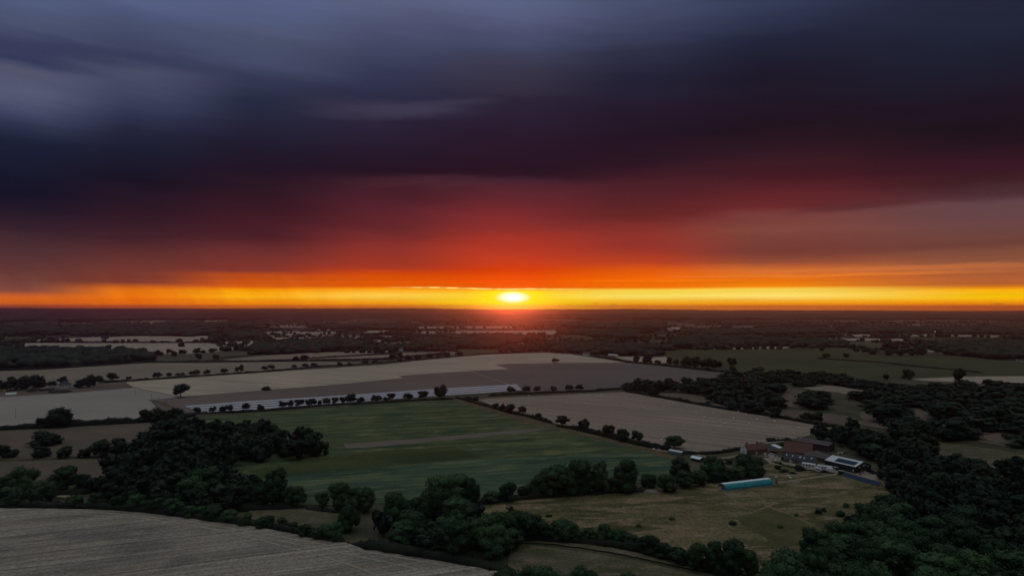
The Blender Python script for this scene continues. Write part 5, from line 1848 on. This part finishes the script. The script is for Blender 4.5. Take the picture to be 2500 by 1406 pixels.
# yard clutter: crates and drums
for i, (x, y) in enumerate([(1884, 1117), (1889, 1122), (1893, 1126), (1875, 1105), (1868, 1109), (1903, 1128), (1936, 1140), (2048, 1107), (2054, 1108)]):
    b = MB()
    s_ = .5 + .12 * (i % 3)
    b.box(-s_, s_, -s_, s_, .1, .1 + s_ * 1.4)
    b.box(-s_ - .04, s_ + .04, -s_ - .04, s_ + .04, .1 + s_ * 1.4 + .002, .18 + s_ * 1.4)
    b.box(-s_, -s_ + .2, -s_, s_, 0, .098)
    b.box(s_ - .2, s_, -s_, s_, 0, .098)
    CL = ['crate left of the lean-to', 'crate in the middle of the yard', 'crate nearest the stone barn end', 'crate by the farmhouse wall', 'crate in front of the farmhouse door',
          'crate at the stone barn corner', 'crate on the grass before the stone barn', 'left crate behind the hipped roof', 'right crate behind the hipped roof']
    b.build('crate', M['pale_wood' if i % 2 else 'white_paint'], None, P(x, y), label=('pale wooden ' if i % 2 else 'white ') + CL[i], cat='crate', group='crates in the yard')

DR = [(1881, 1120, 'white_paint', 'white'), (1886, 1111, 'blue_paint', 'blue'), (1893, 1115, 'dark_brown', 'brown'), (1899, 1124, 'white_paint', 'white'),
      (1868, 1115, 'white_paint', 'white'), (1862, 1113, 'galv', 'grey'), (1940, 1142, 'blue_paint', 'blue'), (1952, 1145, 'dark_brown', 'brown'),
      (2062, 1104, 'galv', 'grey'), (2046, 1110, 'white_paint', 'white'), (2100, 1161, 'dark_brown', 'brown'), (2150, 1160, 'white_paint', 'white')]
DL = ['drum in the yard between the farmhouse and stone barn', 'drum before the lean-to', 'drum in the centre of the yard', 'drum near the stone barn corner', 'drum by the farmhouse garden',
      'drum at the farmhouse garden edge', 'drum left of the long static caravan', 'drum on the grass below the stone barn', 'drum behind the black barn',
      'drum between the red shed and the black barn', 'drum at the foot of the black barn gable', 'drum beyond the rubble heaps']
for (x, y, mt, cn), lb in zip(DR, DL):
    r = empty('drum', P(x, y), 0, label=cn + ' ' + lb, cat='drum', group='drums in the farmyard')
    b = MB()
    b.tube((0, 0, 0), (0, 0, 1.25), .55, .55, 12)
    b.build('body', M[mt], r)
    b = MB()
    b.tube((0, 0, 1.252), (0, 0, 1.31), .58, .58, 12)
    b.build('lid', M['galv'], r)
# rough stone wall pieces of the garden
for i, (A, B, lb) in enumerate((((1776, 1124), (1812, 1117), 'low stone garden wall left of the farmhouse'), ((1845, 1120), (1878, 1118), 'low stone wall in front of the farmhouse'),
                                ((2036, 1112), (2068, 1106), 'low stone wall between the black barn and the red shed'))):
    h = House('garden_wall', A, B, lb, 'wall', 0.5, 'low stone walls of the farm')
    h.part('stonework', 'stone', 0, h.L, 0, .5, 0, 1.1)
    h.part('coping', 'track' if False else 'stone', -.05, h.L + .05, -.06, .56, 1.102, 1.22)
# scrub and small trees round the yard
for i, (x, y, w, hh, lb) in enumerate([(1900, 1146, 20, 11, 'dark bush below the stone barn end'), (1916, 1153, 24, 9, 'wide dark bush left of the touring caravan'), (1936, 1157, 18, 6, 'low dark bush nearest the white tanks'),
                                       (1780, 1132, 18, 12, 'bush beside the garden wall'), (1760, 1140, 22, 14, 'bush between the small shed and the farmhouse'), (1912, 1088, 20, 8, 'low bush behind the tiled barn'),
                                       (1962, 1148, 14, 6, 'small bush on the grass before the static caravan'), (1733, 1122, 16, 10, 'bush right of the small pale shed')]):
    p = P(x, y)
    k = px2m(p)
    o = link_mesh('bush', rt.choice(MIDP['bush']), loc=p, label=lb, cat='bush', group='bushes round the farmyard')
    o.scale = (w * k, w * k, hh * k)
    o.rotation_euler[2] = rt.uniform(0, 6)

# ---- left farm
h = House('farmhouse', (143, 948), (173, 946.5), 'white farmhouse with a dark blue hipped roof on the left', 'house', 9.0)
h.boxwall(4.0, 'white_wall')
h.hip('slate', 4.05, 8.8, 5.0, 0.5)
h.part('chimney', 'brick', h.L * .45, h.L * .45 + .9, h.D / 2 - .4, h.D / 2 + .4, 7.5, 10.0)
for k in range(4):
    window(h, h.L * (.14 + .22 * k), 1.4, 1.1, 1.5)
door(h, h.L * .91, 1.1, 2.2)
h = House('barn', (98, 955.5), (134, 953), 'low grey roofed barn left of the white farmhouse', 'barn', 7.0)
h.walls(2.4, 4.2, 'dark_brown')
h.gable('grey_tile')
door(h, 5, 2.2, 2.0)
h = House('outbuilding', (72, 958), (90, 956.5), 'grey gabled outbuilding between the left wood and the low barn', 'barn', 9.0)
h.walls(3.6, 6.5, 'grey_tile', axis='y')
b = MB()
s_ = h.L / 2
b.prism([(-.3, 3.35), (s_, 6.55), (h.L + .3, 3.35), (h.L + .3, 3.5), (s_, 6.7), (-.3, 3.5)], -.3, h.D + .3, 'y')
b.build('roof', M['purple_roof'], h.root)
window(h, h.L * .5, 3.6, 1.0, 1.0)
h = House('greenhouse', (13, 964.5), (40, 963), 'low pale polytunnel at the left edge by the farm', 'greenhouse', 4.5)
prof = [(h.D / 2 + h.D / 2 * math.cos(math.pi * k / 10), 2.2 * math.sin(math.pi * k / 10)) for k in range(11)]
b = MB()
b.prism(prof, 0, h.L, 'x')
b.build('cover', M['white_sheet'], h.root)
h.part('door', 'galv', -.06, -.002, 1.6, 2.9, 0, 1.7)
r = empty('horsebox', P(4, 957), 0.1, label='yellow lorry at the left edge by the farm trees', cat='lorry')
b = MB()
b.box(0, 5.0, 0, 2.2, .6, 2.9)
b.build('body', M['yellow'], r)
b = MB()
b.prism([(5.02, .5), (6.6, .5), (6.6, 1.4), (6.2, 2.3), (5.02, 2.4)], 0, 2.2, 'y')
b.build('cab', M['dark_paint'], r)
wheels(r, (1.1, 5.6), (0, 1.9), .45, .3)
heap(146, 957, 12, 3.0, 'dirt', 'dark earth heap in front of the white farmhouse', 'earth_heap', 11)

# ---- far buildings glimpsed among trees
FB = [((208, 889), (232, 888), 5.5, 'white_wall', 'grey_tile', 'left pale cottage half hidden in the far left wood'),
      ((268, 886), (290, 885), 5.0, 'white_wall', 'grey_tile', 'right pale cottage half hidden in the far left wood'),
      ((1424, 868), (1440, 868), 6.5, 'white_wall', 'grey_tile', 'pale house at the right end of the large pale field'),
      ((1484, 869), (1506, 871), 4.0, 'galv', 'pale_roof', 'pale roofed barn among the trees right of the pale house'),
      ((2172, 852), (2196, 852), 4.0, 'galv', 'pale_roof', 'grey roofed barn beyond the long green pasture'),
      ((2260, 860), (2296, 859), 2.6, 'galv', 'pale_roof', 'low pale shed by the far farm road'),
      ((2480, 882), (2520, 884), 4.0, 'white_wall', 'slate', 'white building at the right edge below the far wood'),
      ((2230, 835), (2256, 835), 3.5, 'white_wall', 'pale_roof', 'thin white far building right of the pale strips'),
      ((974, 858), (982, 858), 8, 'white_wall', 'grey_tile', 'small pale house at the end of the thin hedge'),
      ((1172, 851), (1180, 851), 5, 'white_wall', 'grey_tile', 'tiny pale cottage in the far trees under the sun'),
      ((1798, 830), (1812, 830), 6, 'white_wall', 'grey_tile', 'pale house in the far trees on the right'),
      ((80, 803), (94, 803), 7, 'white_wall', 'grey_tile', 'pale house far off near the left edge'),
      ((1636, 808), (1652, 808), 8, 'white_wall', 'grey_tile', 'far pale house right of the sun'),
      ((1260, 840), (1278, 840), 5, 'white_wall', 'grey_tile', 'far pale barn under the sun'),
      ((710, 768), (716, 768), 22, 'white_wall', 'grey_tile', 'very far pale building on the plain left of the sun')]
for A, B, ht, wm, rm, lb in FB:
    h = House('far_building', A, B, lb, 'building', max(6.0, ht * 1.6))
    h.walls(ht * .6, ht, wm)
    h.gable(rm, .4, .3)
    for k in range(3):
        window(h, h.L * (.2 + .3 * k), ht * .2, 1.2, 1.4)

# ---- telegraph poles
for x, y, hp, lb in ((38, 1021, 24, 'nearest telegraph pole in the grey field at the left edge'), (296, 957, 8, 'telegraph pole at the back of the grey field'),
                     (330, 966, 14, 'telegraph pole just inside the grey field right of the farm'), (369, 975, 15, 'telegraph pole at the tip of the grey field'),
                     (387, 976, 9, 'short pole left of the field corner'), (404, 993, 15, 'telegraph pole by the clump at the field corner'),
                     (293, 1026, 9, 'short pole against the thick hedge'), (2290 - 0, 930, 6, 'short pole behind the pale wedge field')):
    p = P(x, y)
    ht = hp * px2m(p)
    r = empty('telegraph_pole', p, 0.4, label=lb, cat='telegraph pole', group='telegraph poles')
    b = MB()
    b.tube((0, 0, -.1), (0, 0, ht), .16, .11, 8)
    b.build('pole', M['wood'], r)
    b = MB()
    b.box(-.8, .8, -.06, .06, ht - .55, ht - .42)
    b.build('crossarm', M['wood'], r)
    for k in (-.7, .7):
        b = MB()
        b.tube((k, 0, ht - .419), (k, 0, ht - .28), .05, .03, 6)
        b.build('insulator', M['white_paint'], r)

# ---- two lit yard lamps far off
M['lamp'], _nt, _b = base_mat('lit_lamp', 0.5)
_b.inputs['Emission Color'].default_value = (1.0, 0.95, 0.85, 1)
_b.inputs['Emission Strength'].default_value = 2.0
for x, y, lb, s_ in ((2283, 816, 'lit white yard lamp on the dark plain on the right', 1.3), (2030, 802, 'fainter lit lamp farther out on the dark plain', 1.2)):
    r = empty('yard_lamp', P(x, y), 0, label=lb, cat='lamp', group='lit lamps on the plain')
    b = MB()
    b.tube((0, 0, 0), (0, 0, 9), .2, .15, 6)
    b.build('pole', M['galv'], r)
    b = MB()
    b.box(-s_ / 2, s_ / 2, -s_ / 2, s_ / 2, 9.0, 9 + s_)
    b.build('lamp_head', M['lamp'], r)

# ------------------------------------------------------------------ haze
HZ, hnt, _ = base_mat('haze_air')
hnt.nodes.remove(_)
pv = hnt.nodes.new('ShaderNodeVolumePrincipled')
pv.inputs['Color'].default_value = (0.70, 0.50, 0.98, 1)
pv.inputs['Density'].default_value = 0.000095
pv.inputs['Anisotropy'].default_value = 0.955
mo = [n for n in hnt.nodes if n.type == 'OUTPUT_MATERIAL'][0]
hnt.links.new(pv.outputs[0], mo.inputs['Volume'])
b = MB()
b.box(-11400, 11400, -11300, 11300, -1.9, 112.0)
b.build('haze', HZ, None, kind='stuff')
